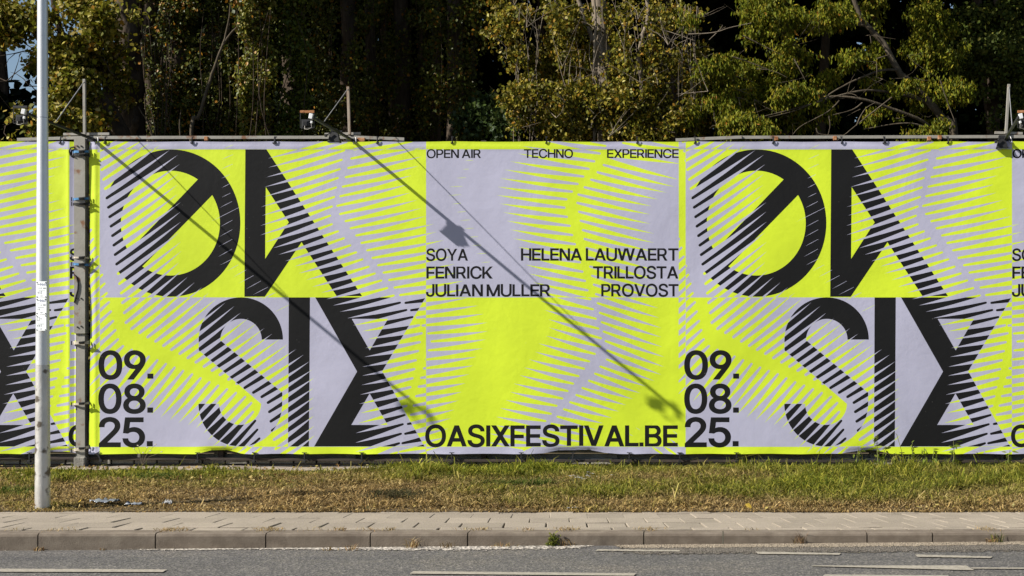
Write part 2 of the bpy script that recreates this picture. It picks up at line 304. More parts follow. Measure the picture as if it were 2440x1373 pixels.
L1_L = (a_(210, 520, (-90, -420), (-50, -270), (-10, -120), (30, 30), (70, 180), (110, 330), (150, 475), (188, 620), (225, 770), (262, 915), (300, 1060), (335, 1215))
        + a_(210, 700, (370, 130), (402, 280), (437, 435), (475, 585), (515, 735), (598, 845), (740, 905), (870, 955), (1015, 1015), (1155, 1075), (1293, 1135), (1435, 1195), (1575, 1250))
        + a_(450, 890, (75, 0), (215, 65), (360, 130), (505, 185), (650, 245), (795, 305), (945, 370), (1045, 470), (1075, 615), (1110, 760), (1145, 905), (1180, 1050), (1215, 1195), (1250, 1340)))
_lt = []
for i in range(len(L1_L)-1):
    mx, my = (L1_L[i][0]+L1_L[i+1][0])/2, (L1_L[i][1]+L1_L[i+1][1])/2
    _lt.append((mx-110, my+95))
_known = a_(210, 890, (-40, 260), (45, 375), (320, 460), (450, 490), (655, 510), (770, 575), (960, 570), (1035, 680), (1195, 725), (1340, 770), (1490, 810), (1640, 850), (1767, 900)) \
    + a_(450, 890, (245, 985), (315, 1095), (385, 1225), (530, 1300), (680, 1310), (800, 1330))
_k0 = 18                                   # the pair (740,870 | 870,955)
for j, p in enumerate(_known):
    if _k0-1+j < len(_lt): _lt[_k0-1+j] = p
L1_LT = _lt

c2 = lambda *p: cr(560, 320, 3.432, p)
x1_ = lambda *p: cr(800, 700, 6.864, p)
x2_ = lambda *p: cr(800, 890, 6.864, p)
c6 = lambda *p: cr(600, 700, 3.27, p)
c7 = lambda *p: cr(1000, 700, 3.2697, p)
c3 = lambda *p: cr(1000, 320, 3.4318, p)
L2_L = (c2((943, -15), (925, 60), (905, 132), (885, 208), (868, 285), (853, 357), (838, 434), (822, 513), (805, 590), (790, 665), (805, 735), (855, 793), (903, 850), (955, 908), (1003, 965), (1054, 1022), (1105, 1082), (1155, 1138), (1208, 1195), (1257, 1257), (1310, 1318))
        + x1_((1075, 145), (1180, 265), (1280, 380), (1390, 515), (1432, 645), (1400, 790), (1370, 935), (1335, 1085), (1310, 1230))
        + x2_((1280, 75), (1245, 220), (1215, 370), (1180, 525), (1150, 675), (1120, 825), (1090, 980), (1060, 1135), (1030, 1290), (1000, 1445)))
L2_LT = (c2((275, 200), (275, 275), (257, 355), (245, 435), (238, 515), (218, 597), (225, 668), (213, 750), (213, 827), (250, 887), (318, 933), (362, 987), (415, 1040), (490, 1083), (525, 1140), (585, 1193), (635, 1250), (710, 1298), (750, 1350))
         + c6((635, 93), (690, 142), (748, 192), (792, 248), (862, 294), (906, 355), (887, 424), (880, 493), (865, 570), (862, 640), (859, 712), (847, 787), (840, 859), (847, 931), (832, 1009), (813, 1086), (811, 1161), (811, 1233), (850, 1310), (830, 1380)))
L2_R = (c2((990, 52), (968, 128), (945, 203), (920, 280), (900, 355), (876, 433), (857, 511), (832, 590), (855, 657), (900, 715), (942, 773), (987, 832), (1030, 893), (1077, 953), (1120, 1015), (1165, 1075), (1210, 1135), (1255, 1195), (1300, 1257), (1345, 1318))
        + x1_((1130, 155), (1222, 275), (1315, 395), (1410, 525), (1500, 655), (1555, 785), (1510, 930), (1470, 1080), (1430, 1225))
        + x2_((1385, 75), (1345, 220), (1305, 375), (1265, 530), (1220, 680), (1170, 830), (1125, 990), (1080, 1145), (1040, 1290), (1000, 1445)))
L2_RT = (c2((1640, -60), (1590, 25), (1560, 105), (1534, 185), (1504, 262), (1449, 340), (1419, 413), (1439, 480), (1494, 540), (1529, 607), (1564, 672), (1634, 735), (1654, 800), (1715, 868), (1750, 935), (1775, 1000), (1800, 1063), (1835, 1130), (1875, 1200))
         + c3((395, 1265)) + c7((380, 33), (460, 93), (500, 158), (530, 226), (535, 293), (520, 357), (490, 427), (445, 492), (420, 560), (390, 628), (360, 697), (330, 765), (305, 832), (275, 903), (245, 970), (225, 1050), (200, 1120), (170, 1190)))
b8 = lambda *p: cr(1180, 330, 6.864, p)
b5 = lambda *p: cr(1180, 520, 6.864, p)
b4 = lambda *p: cr(1400, 330, 6.864, p)
b52 = lambda *p: cr(1400, 520, 6.864, p)
L3_L = ([(1474, 313), (1459, 331), (1445.5, 349), (1432, 367)] + b8((1640, 382), (1548, 505), (1460, 630), (1368, 752), (1275, 877), (1185, 1003), (1155, 1140), (1195, 1290))
        + b5((1240, 133), (1280, 283), (1325, 433), (1365, 580), (1408, 728), (1448, 883), (1490, 1033), (1530, 1187))
        + c7((1340, 47), (1360, 125), (1382, 198), (1403, 275), (1422, 350), (1415, 415), (1375, 472), (1330, 530), (1290, 587), (1248, 645), (1205, 703), (1163, 760), (1122, 818), (1077, 875), (1033, 937), (990, 993), (945, 1050), (900, 1107), (855, 1165), (810, 1225)))
L3_LT = ([(1300, 285), (1280, 306), (1262, 328), (1246, 349)] + b8((365, 250), (245, 380), (150, 515), (75, 655), (35, 795), (25, 932), (80, 1070), (135, 1212)) + b5((190, 48), (245, 190), (295, 335), (375, 475), (450, 620), (485, 762), (555, 910))
         + b5((620, 1050)) + c7((920, -20), (945, 57), (975, 128), (1005, 200), (1010, 265), (985, 328), (930, 388), (900, 453), (855, 513), (815, 575), (780, 635), (735, 700), (705, 765), (670, 828), (625, 890), (598, 958), (598, 1026), (546, 1090), (536, 1159)))
L3_R = (b4((775, -165), (670, -45), (565, 75), (460, 195), (355, 315), (250, 435), (150, 555), (45, 675)) + b8((1448, 800), (1345, 918), (1330, 1055), (1358, 1200))
        + b5((1385, 43), (1420, 195), (1448, 340), (1480, 490), (1510, 640), (1540, 790), (1570, 940), (1600, 1085), (1635, 1240))
        + c7((1380, 72), (1397, 147), (1412, 220), (1427, 293), (1442, 367), (1455, 440), (1452, 510), (1402, 565), (1360, 620), (1312, 675), (1262, 732), (1215, 787), (1167, 843), (1118, 898), (1067, 955), (1020, 1010), (975, 1065), (930, 1120), (885, 1180)))
L3_RT = (b4((1700, 60), (1650, 180), (1600, 300), (1560, 425), (1505, 555), (1440, 800-120), (1440, 800), (1305, 895), (1165, 1005))[:4] + b4((1500, 680), (1440, 800), (1305, 895), (1165, 1005), (1060, 1115), (1040, 1250)) + b52((1040, 100), (1095, 258), (1095, 407), (1100, 555), (1100, 700), (1110, 850), (1130, 1010), (1120, 1160), (1130, 1310))
         + c7((1860, 113), (1870, 190), (1885, 268), (1885, 340), (1890, 415), (1910, 495), (1905, 570), (1885, 632), (1830, 680), (1765, 722), (1720, 775), (1665, 822), (1610, 868), (1555, 918), (1500, 968), (1430, 1010), (1380, 1060), (1330, 1110), (1290, 1160), (1250, 1210)))

def side(ends, tips, r):
    """outline of one side of a leaf: round a finger end, out to a spike tip, back to the next finger end"""
    out = []; n = min(len(ends), len(tips)+1)
    ends = [Vector(e) for e in ends[:n]]; tips = [Vector(t) for t in tips[:n-1]]
    for i in range(n):
        e = ends[i]; rib = (ends[min(i+1, n-1)]-ends[max(i-1, 0)]).normalized()
        tp = [tips[k] for k in (i-1, i) if 0 <= k < n-1]
        m = Vector((0, 0))
        for q in tp: m += q-e
        d = m.normalized()                                        # the way the finger runs
        sgn = 1 if rib.dot(Vector((-d.y, d.x))) > 0 else -1
        nv = Vector((-d.y, d.x))*sgn                               # along the rib, onwards
        c = e+d*r
        if i > 0:
            t0 = tips[i-1]; a = c-nv*r*1.0+d*2; L = (a-t0).length
            dv = (t0-a)/L; up = nv
            for f in (.03, .26, .5, .75):
                q = t0+(a-t0)*f
                bow = -.0105*L*math.sin(math.pi*f)*(1 if f > .2 else .5)
                out.append(q+up*bow*-1)
        for k in range(5):
            an = math.pi*(k/4-.5)
            out.append(c+nv*r*math.sin(an)-d*r*math.cos(an))
        if i < n-1:
            t1 = tips[i]; a = c+nv*r+d*2; L = (a-t1).length
            for f in (.25, .5, .74, .97):
                q = a+(t1-a)*f
                bow = .0105*L*math.sin(math.pi*f)*(1 if f < .8 else .5)
                out.append(q-nv*bow*-1*.4)
            out.append(t1)
    return out

def leaf_outline(Ls, Lt, Rs, Rt, rl, rr):
    a = side(Ls, Lt, rl); b = side(Rs, Rt, rr)
    return np.array([(p.x, p.y) for p in a]+[(p.x, p.y) for p in reversed(b)])

PATTERN = [leaf_outline(L1_L, L1_LT, L1_R, L1_RT, 2.7, 3.3), leaf_outline(L2_L, L2_LT, L2_R, L2_RT, 2.6, 2.7), leaf_outline(L3_L, L3_LT, L3_R, L3_RT, 2.6, 2.6)]
def dash(x0, y0, x1, y1, w):
    d = np.array([x1-x0, y1-y0]); L = np.hypot(*d); n = np.array([-d[1], d[0]])/L*w/2; a = np.array([x0, y0]); m = a+d*.5
    return np.array([a, m+n*.9, a+d+n*.5, a+d-n*.5, m-n*.9])
DASH = []
for ox, oy, lst in [(450, 330, [(545, 660, 685, 595), (545, 815, 680, 745), (545, 970, 690, 900), (510, 1140, 718, 1035), (360, 1370, 830, 1135), (545, 505, 730, 425), (545, 350, 735, 270), (550, 195, 740, 105)]),
                    (450, 520, [(520, 145, 725, 37), (505, 310, 722, 190), (495, 470, 725, 347), (482, 638, 718, 508), (515, 775, 740, 660), (635, 865, 820, 765), (725, 970, 950, 848), (825, 1070, 1070, 940), (940, 1165, 1190, 1030), (1055, 1258, 1305, 1130), (1180, 1345, 1430, 1220)]),
                    (450, 700, [(1160, 115, 1400, -10), (1410, 305, 1650, 185)])]:
    for x0, y0, x1, y1 in lst: DASH.append(dash(ox+x0/6.864, oy+y0/6.864, ox+x1/6.864, oy+y1/6.864, 1.15))
for x0, y0, x1, y1 in [(370, 215, 440, 217), (355, 289, 405, 287), (300, 361, 382, 357), (240, 432, 352, 428), (235, 503, 340, 496), (265, 573, 340, 567), (300, 640, 378, 634), (330, 707, 418, 702), (365, 773, 445, 770), (395, 843, 480, 840), (425, 911, 505, 908), (460, 979, 550, 976), (500, 1050, 578, 1046)]:
    DASH.append(dash(1000+x0/3.4318, 320+y0/3.4318, 1000+x1/3.4318, 320+y1/3.4318, 1.1))
for x0, y0, x1, y1, w in [(660, 980, 740, 1020, 1), (790, 885, 860, 925, 1), (1330, 1060, 1500, 1190, 4), (1390, 930, 1475, 1000, 1.2), (1030, 1180, 1230, 1330, 7), (1230, 1180, 1450, 1330, 8)]:
    DASH.append(dash(1400+x0/6.864, 890+y0/6.864, 1400+x1/6.864, 890+y1/6.864, w))

# --- the big letters
def ell(cx, cy, rx, ry, a0=0, a1=360, n=64):
    return [(cx+rx*math.cos(R(a0+(a1-a0)*i/n)), cy-ry*math.sin(R(a0+(a1-a0)*i/n))) for i in range(n+(0 if a1-a0 == 360 else 1))]
A_ = lambda *p: [(200+x/3.4318, 320+y/3.4318) for x, y in p]
def clip_half(poly, p0, nrm):
    out = []; p0 = np.array(p0); nrm = np.array(nrm); P = [np.array(q) for q in poly]
    for i in range(len(P)):
        a, b = P[i], P[(i+1) % len(P)]; da, db = (a-p0).dot(nrm), (b-p0).dot(nrm)
        if da >= 0: out.append(a)
        if da*db < 0: out.append(a+(b-a)*(da/(da-db)))
    return [tuple(q) for q in out]
ocx, ocy = 200+718/3.4318, 320+728.5/3.4318
o_outer = ell(ocx, ocy, 568/3.4318, 601.5/3.4318, n=96)
o_inner = ell(200+713.5/3.4318, 320+729/3.4318, 404/3.4318, 428/3.4318, n=96)
c_up = clip_half(o_inner, A_((937, 372))[0], (-1, -.96))      # above the slash
c_lo = clip_half(o_inner, A_((1055, 500))[0], (1, .975))      # below the slash
BIG = []                                                      # (outer polygon, [holes])
BIG.append((o_outer, [c_up, c_lo]))
BIG.append((c2((90, 127), (262, 127), (1043, 1325), (835, 1325), (550, 885), (250, 1330), (82, 1330)), [c2((257, 435), (445, 722), (253, 1020))]))
s_poly = (ell(575.4, 811, 100.3, 102, 0, 180, 40) + [(475.2, 835)] + [(623, 961.6)] +
          ell(573.5, 961, 50, 51.5, 0, -180, 24) + [(474.6, 962.5)])
s_poly = (ell(575.4, 809.5, 100.4, 100.5, 0, 180, 40) + [(475.1, 835), (623.4, 962)] + ell(573.8, 962.3, 49.8, 50.2, 0, -180, 24) + [(474.6, 962.3)]
          + ell(574.3, 962.3, 99.7, 101.7, 180, 360, 40) + [(674.2, 936)] + [(526.9, 811.5)] + ell(575.8, 809.5, 49.2, 49.3, 180, 0, 24))
BIG.append((s_poly, []))
BIG.append((c6((293, 30), (458, 30), (450, 1190), (287, 1190)), []))
BIG.append((c6((498, 30), (1357, 30), (1020, 605), (1348, 1190), (490, 1190), (825, 607)), [c6((783, 197), (1065, 197), (923, 442)), c6((922, 778), (780, 1022), (1062, 1022))]))

TXT = []                                                      # (part, polygons)
def add_txt(part, *a, **k): TXT.append((part, text_polys(*a, **k)))
for a in (('OPEN AIR', 1017.5, 1147, 356.8, 377.6), ('TECHNO', 1249, 1366, 356.4, 377.4), ('EXPERIENCE', 1446.7, 1617.4, 356.4, 377.4)): add_txt('lineup_lettering', *a, .178, gap=.05, space=.27)
for a in (('SOYA', 1016.5, 1116, 593.5, 621.8), ('FENRICK', 1017, 1175, 635.6, 664.5), ('JULIAN MULLER', 1016, 1312.5, 678, 706.8),
          ('HELENA LAUWAERT', 1242, 1617, 592.3, 621.9), ('TRILLOSTA', 1413.5, 1616.5, 635, 664.5), ('PROVOST', 1433, 1617, 677.3, 706.8)): add_txt('lineup_lettering', *a, .186, gap=.05, space=.27)
add_txt('website_lettering', 'OASIXFESTIVAL.BE', 1013.8, 1615.2, 1013.6, 1063.9, .196, gap=.06)
for a in (('09.', 236.3, 367.2, 837.6, 902.6), ('08.', 236.3, 366.6, 917, 983.6), ('25.', 237.6, 366, 996.6, 1063.6)): add_txt('date_lettering', *a, .192, gap=.05)

PERIOD = 1394.0
def winding(poly, pts):
    """nonzero-winding test of many points against one polygon"""
    x, y = pts[:, 0], pts[:, 1]; w = np.zeros(len(pts), np.int32)
    sel = (x > poly[:, 0].min()) & (x < poly[:, 0].max()) & (y > poly[:, 1].min()) & (y < poly[:, 1].max())
    if not sel.any(): return np.zeros(len(pts), bool)
    xs, ys = x[sel], y[sel]; ww = np.zeros(len(xs), np.int32)
    a = poly; b = np.roll(poly, -1, 0)
    for (ax, ay), (bx, by) in zip(a, b):
        if ay == by: continue
        if ay < by: m = (ys >= ay) & (ys < by) & ((bx-ax)*(ys-ay)-(xs-ax)*(by-ay) > 0); ww[m] += 1
        else: m = (ys >= by) & (ys < ay) & ((bx-ax)*(ys-ay)-(xs-ax)*(by-ay) < 0); ww[m] -= 1
    w[sel] = ww; return w != 0

XB = (240.0, 1016.3, 1617.3, 1634.0); YB = (356.8, 709.3, 1064.6)
Y0, Y1 = 338.0, 1082.5
def artwork(x0, x1, shift):
    """triangles of the print between photograph x0 and x1; shift = photograph x of poster 0 minus its own x"""
    lo, hi = x0-shift, x1-shift                               # in poster coordinates
    polys = []
    k0 = math.floor((lo-223)/PERIOD); k1 = math.floor((hi-223)/PERIOD)
    E = []; V = []
    def edge_loop(P, closed=True):
        b = len(V); V.extend([tuple(p) for p in P]); n = len(P)
        E.extend([(b+i, b+(i+1) % n) for i in range(n if closed else n-1)])
    def seg(ax, ay, bx, by): edge_loop([(ax, ay), (bx, by)], False)
    S_by = {}; B_by = {}; T_by = {}
    for k in range(k0, k1+1):
        o = np.array([k*PERIOD, 0.0])
        S_by[k] = [p+o for p in PATTERN+DASH]; B_by[k] = [(np.array(a)+o, [np.array(h)+o for h in hs]) for a, hs in BIG]
        T_by[k] = [(n, [p+o for p in ps]) for n, ps in TXT]
        for p in S_by[k]: edge_loop(p)
        for a, hs in B_by[k]:
            edge_loop(a)
            for h in hs: edge_loop(h)
        for n, ps in T_by[k]:
            for p in ps: edge_loop(p)
        for xx in XB: seg(xx+k*PERIOD, Y0-60, xx+k*PERIOD, Y1+60)
        seg(223.3+k*PERIOD, Y0-60, 223.3+k*PERIOD, Y1+60)
    for yy in YB: seg(lo-2000, yy, hi+2000, yy)
    gx = list(np.arange(math.floor(lo/36)*36, hi, 36.0))
    for xx in gx: seg(xx, Y0-60, xx, Y1+60)
    for d in (3, 7, 12, 19): seg(lo+d, Y0-60, lo+d, Y1+60); seg(hi-d, Y0-60, hi-d, Y1+60)
    for yy in (338, 340.5, 343, 346, 350, 363, 375, 420, 480, 540, 600, 660, 760, 820, 880, 940, 1000, 1045, 1070, 1073.5, 1076.5, 1079.5, 1082.5): seg(lo-50, yy, hi+50, yy)
    seg(lo, Y0-80, lo, Y1+80); seg(hi, Y0-80, hi, Y1+80)
    r = delaunay_2d_cdt([Vector(v) for v in V], E, [], 0, 1e-3, False)
    vv = np.array([(v.x, v.y) for v in r[0]]); ff = np.array([f for f in r[2] if len(f) == 3])
    c = vv[ff].mean(1)
    ok = (c[:, 0] > lo) & (c[:, 0] < hi) & (c[:, 1] > Y0) & (c[:, 1] < Y1)
    ff = ff[ok]; c = c[ok]
    k = np.floor((c[:, 0]-223.3)/PERIOD).astype(int); k = np.maximum(k, k0)
    if lo < 223.3: k = np.maximum(k, 0)
    lx = c[:, 0]-k*PERIOD
    # cells: parity 0 = lime field, 1 = lavender field
    par = np.where(lx < XB[0], 1, np.where(lx < XB[1], 0, np.where(lx < XB[2], 1, 1)))
    rowp = np.where(c[:, 1] < YB[0], 1, np.where(c[:, 1] < YB[1], 0, np.where(c[:, 1] < YB[2], 1, 0)))
    par = (par+rowp) % 2
    s = np.zeros(len(c), bool); big = np.zeros(len(c), bool); txt = np.full(len(c), -1)
    tnames = []
    for kk in range(k0, k1+1):
        m = np.nonzero(k == kk)[0]
        if not len(m): continue
        q = c[m]
        for p in S_by[kk]:
            s[m] |= winding(p, q)
        for a, hs in B_by[kk]:
            i = winding(a, q)
            for h in hs: i &= ~winding(h, q)
            big[m] |= i
    for kk in range(k0, k1+1):
        m = np.nonzero(k == kk)[0]
        if not len(m): continue
        q = c[m]; o = np.array([kk*PERIOD, 0.0])
        for n, ps in TXT:
            w = np.zeros(len(m), np.int32)                    # counters of round letters count -1
            for p in ps: w += np.where(winding(p+o, q), HOLE.get(id(p), 1), 0)
            txt[m[w > 0]] = len(tnames); tnames.append(n)
    colour = np.where(big, np.where(s, 1, 2), np.where((par == 1) ^ s, 1, 0))
    part = np.full(len(c), -1)
    for kk in range(k0, k1+1): part[big & ~s & (k == kk)] = len(tnames); tnames.append('title_lettering')
    m = txt >= 0; colour[m] = 2; part[m] = txt[m]
    return vv, ff, colour, part, tnames

HOLE = {}
def mark_holes():
    """counters of the round letters count -1"""
    for n, ps in TXT:
        for p in ps:
            q = p.mean(0); HOLE[id(p)] = 1
        for i, p in enumerate(ps):
            bb = (p.min(0), p.max(0))
            for j, o in enumerate(ps):
                if i != j and len(o) > 20 and len(p) >= 12:
                    if (o.min(0) < bb[0]-.3).all() and (o.max(0) > bb[1]+.3).all(): HOLE[id(p)] = -1
                    elif (o.min(0)[0] < bb[0][0]-.3 and o.max(0)[0] > bb[1][0]+.3 and o.min(0)[1] < bb[0][1]-.2 and o.max(0)[1] > bb[1][1]+.2): HOLE[id(p)] = -1
mark_holes()

# ================================================================== banners
def vinyl(name, colr, spec=.25):
    m, t, n, b = new_mat(name)
    geo = nd(t, 'NewGeometry')
    mp = nd(t, 'Mapping'); mp.inputs['Scale'].default_value = (1, 1, 1); t.links.new(geo.outputs['Position'], mp.inputs[0])
    d1 = nd(t, 'TexNoise', i_Scale=1.7, i_Detail=6.0, i_Roughness=.65); t.links.new(mp.outputs[0], d1.inputs[0])
    d2 = nd(t, 'TexNoise', i_Scale=38.0, i_Detail=3.0); t.links.new(mp.outputs[0], d2.inputs[0])
    sp = nd(t, 'TexVoronoi', i_Scale=16.0); t.links.new(mp.outputs[0], sp.inputs[0])       # dried specks
    spr = ramp(t, sp.outputs['Distance'], [(0.0, (1, 1, 1)), (.05, (1, 1, 1)), (.085, (0, 0, 0))])
    wn = nd(t, 'TexNoise', i_Scale=3.0, i_Detail=2.0); t.links.new(mp.outputs[0], wn.inputs[0])
    wr = ramp(t, wn.outputs[0], [(.54, (0, 0, 0)), (.66, (1, 1, 1))])
    mu = nd(t, 'Math', operation='MULTIPLY'); t.links.new(spr.outputs[0], mu.inputs[0]); t.links.new(wr.outputs[0], mu.inputs[1])
    mu2 = nd(t, 'Math', operation='MULTIPLY', i_1=.16); t.links.new(mu.outputs[0], mu2.inputs[0])
    lo = tuple(c*.90+.005 for c in colr); hi = tuple(min(1, c*1.05+.003) for c in colr)
    r = ramp(t, d1.outputs[0], [(.3, lo), (.7, hi)])
    mx = nd(t, 'Mix', data_type='RGBA'); t.links.new(mu2.outputs[0], mx.inputs[0]); t.links.new(r.outputs[0], mx.inputs[6]); mx.inputs[7].default_value = (.5, .48, .44, 1)
    t.links.new(mx.outputs[2], b.inputs['Base Color'])
    b.inputs['Roughness'].default_value = .55; b.inputs['Specular IOR Level'].default_value = spec
    # the sheet is never quite flat: soft crumples, a weave and fold lines from being packed
    n1 = nd(t, 'TexNoise', i_Scale=2.6, i_Detail=7.0, i_Roughness=.55, i_Distortion=.6); t.links.new(mp.outputs[0], n1.inputs[0])
    n2 = nd(t, 'TexNoise', i_Scale=22.0, i_Detail=4.0); t.links.new(mp.outputs[0], n2.inputs[0])
    w1 = nd(t, 'TexWave', wave_type='BANDS', bands_direction='X', i_Scale=.43, i_Distortion=.25); t.links.new(mp.outputs[0], w1.inputs[0])
    w1r = ramp(t, w1.outputs[0], [(0, (0, 0, 0)), (.97, (0, 0, 0)), (1, (1, 1, 1))])
    a1 = nd(t, 'Math', operation='MULTIPLY_ADD', i_1=.22); t.links.new(n2.outputs[0], a1.inputs[0]); t.links.new(n1.outputs[0], a1.inputs[2])
    a2 = nd(t, 'Math', operation='MULTIPLY_ADD', i_1=.05); t.links.new(w1r.outputs[0], a2.inputs[0]); t.links.new(a1.outputs[0], a2.inputs[2])
    bp = nd(t, 'Bump', i_Strength=.40, i_Distance=.012); t.links.new(a2.outputs[0], bp.inputs['Height']); t.links.new(bp.outputs[0], b.inputs['Normal'])
    return m

M_LIME = vinyl('lime_vinyl', (.565, .70, .024))
M_LAV = vinyl('lavender_vinyl', (.40, .395, .51))
M_INK = vinyl('black_vinyl', (.006, .006, .0065), .12)
M_BACK = surf('banner_back', [(.3, (.5, .5, .52)), (.7, (.6, .6, .62))], bump=.1)

TOPCLIPS = [-60, 30, 146, 252, 459, 656, 771, 900, 1078, 1302, 1518, 1656, 1842, 2005, 2140, 2258, 2420, 2560]
BOTCLIPS = [-70, 72, 237, 474, 609, 728, 864, 1078, 1243, 1366, 1500, 1620, 1755, 1900, 2044, 2148, 2267, 2400, 2540]
def near(clips, x):
    """0 at a clip, 1 midway between clips"""
    import bisect
    i = bisect.bisect(clips, x)
    if i <= 0 or i >= len(clips): return .5
    a, b = clips[i-1], clips[i]; f = (x-a)/(b-a)
    return math.sin(math.pi*f)

def banner_shape(x, y, xl, xr):
    """photograph position on the sheet -> (x, y pushed, bulge towards the street in metres)"""
    d = .010*mnoise.noise(Vector((x*.0042, y*.0042, 3.1)))+.004*mnoise.noise(Vector((x*.013, y*.009, 7.7)))
    tt = max(0, 1-(y-338)/26.0); bb = max(0, 1-(1082.5-y)/22.0)
    f = near(TOPCLIPS, x); g = near(BOTCLIPS, x)
    d += tt*tt*(.004*f+.005*mnoise.noise(Vector((x*.025, 1, 1))))
    d += .0022*math.exp(-((y-351)/5.0)**2)*(.4+f)                        # stitched hem ridge
    d += bb*bb*(.010-.010*g+.006*mnoise.noise(Vector((x*.03, 5, 1))))
    dy = tt*tt*(1.6*f-.4)*.9
    dyb = bb*bb*(1.5*g)
    for cx, w, h in ((525, 42, 9), (1372, 62, 10), (2060, 44, 9), (130, 50, 5)):
        e = math.exp(-((x-cx)/w)**4); dyb += bb*h*e; d += -.022*bb*e+.008*math.exp(-((1082.5-y-14)/9.0)**2)*e
    y2 = y+dy-dyb
    for xe, sg in ((xl, 1), (xr, -1)):                                   # side hems roll
        u = (x-xe)*sg
        if 0 <= u < 40: d += .0045*math.exp(-((u-15)/5.5)**2)-.004*math.exp(-(u/6.0)**2)+.003*mnoise.noise(Vector((y*.02, xe, 2)))*max(0, 1-u/30)
    if xl > 0 and x-xl < 24:                                             # ratchet straps pull the free edge
        u = 1-(x-xl)/24.0
        x = x+u*u*(3.2*math.sin((y-338)/744*math.pi)+1.3*mnoise.noise(Vector((y*.03, 9, 1))))
    return x, y2, d

def build_banner(name, xl, xr, shift, label):
    vv, ff, colour, part, pnames = artwork(xl, xr, shift)
    px = vv[:, 0]+shift; py = vv[:, 1]
    n = len(vv); co = np.zeros((n, 3)); nr = np.zeros((n, 3))
    for i in range(n):
        x, y = px[i], py[i]
        a = banner_shape(x, y, xl, xr); bx = banner_shape(x+.6, y, xl, xr); by = banner_shape(x, y+.6, xl, xr)
        co[i] = ((a[0]-CX)/PPM, WALL_Y-.02-a[2], CAM_Z+(CY-a[1])/PPM)
        gx = (bx[2]-a[2])/(.6/PPM); gy = (by[2]-a[2])/(.6/PPM)
        v = Vector((-gx, -1.0, gy)).normalized(); nr[i] = v
    base = Vector(((xl+xr)/2/PPM-CX/PPM, WALL_Y, CAM_Z+(CY-1082)/PPM))
    root = empty(name, base, label, 'banner')
    def sub(nm, sel, mats, mi):
        f = ff[sel]; used, inv = np.unique(f, return_inverse=True); f2 = inv.reshape(f.shape)
        vs = co[used]-np.array(base)
        # faces must look at the street (-Y)
        a, b, c = vs[f2[:, 0]], vs[f2[:, 1]], vs[f2[:, 2]]
        ny = ((b-a)[:, 2]*(c-a)[:, 0]-(b-a)[:, 0]*(c-a)[:, 2]); fl = ny > 0
        f2[fl] = f2[fl][:, ::-1]
        me = bpy.data.meshes.new(nm); me.from_pydata(vs.tolist(), [], f2.tolist())
        for m in mats: me.materials.append(m)
        me.polygons.foreach_set('material_index', np.array(mi(sel), np.int32))
        me.polygons.foreach_set('use_smooth', np.ones(len(f2), bool))
        me.normals_split_custom_set_from_vertices(nr[used].tolist())
        o = bpy.data.objects.new(nm, me); put(o, root); return o
    sub('printed_sheet', part < 0, [M_LIME, M_LAV, M_INK], lambda s: colour[s])
    for k, nm in enumerate(pnames):
        s = part == k
        if s.any(): sub(nm, s, [M_INK], lambda s: np.zeros(int(s.sum())))
    return root
build_banner('banner', 213.5, 2640, 0.0, 'long lime and lavender festival banner stretched rightwards from the steel post')
build_banner('banner', -420, 181.5, -848.0, 'short end of lime and lavender banner behind the lamp post, ending at the steel post')

# ================================================================== ground, road, kerb, pavement, verge
def kerb_y(x): return 9.31+(max(-12, min(12, x))+4.56)*.0708          # kerb line runs slightly away to the right
def kerb_z(x): return .112-.0072*(max(-8, min(4, x))+4.56)
def pav_back_y(x): return kerb_y(x)+1.10
def pav_back_z(x): return kerb_z(x)+.032
WALL_Z = .215
def verge_z(x, y):
    y0 = pav_back_y(x); f = max(0., min(1., (y-y0)/(13.85-y0)))
    z0 = pav_back_z(x)+.004
    return z0+(WALL_Z-z0)*(f**.9)+.022*mnoise.noise(Vector((x*.9, y*1.3, 0)))*min(1, f*4)*(1-f*.6)+.02*math.sin(f*math.pi)

def grid(name, xs, ys, zf, mat, kind='structure'):
    V = [(x, y(x) if callable(y) else y, 0) for x in xs for y in ys]
    V = [(a, b, zf(a, b)) for a, b, c in V]; m = len(ys)
    F = [[i*m+j, (i+1)*m+j, (i+1)*m+j+1, i*m+j+1] for i in range(len(xs)-1) for j in range(m-1)]
    me = bpy.data.meshes.new(name); me.from_pydata(V, [], F)
    for p in me.polygons: p.use_smooth = True
    me.materials.append(mat); o = bpy.data.objects.new(name, me); put(o); o['kind'] = kind; return o

M_EARTH = surf('earth', [(.3, (.055, .042, .028)), (.55, (.10, .078, .05)), (.75, (.16, .13, .09))], scale=5, bump=.5, bscale=60, rough=.95, spec=.1, mottled=(1.2, .45, .65, (.085, .075, .035)))
grid('ground', [-400, -60, -20, 0, 20, 60, 400], [14.6, 20, 40, 120, 600], lambda x, y: .2, M_EARTH)

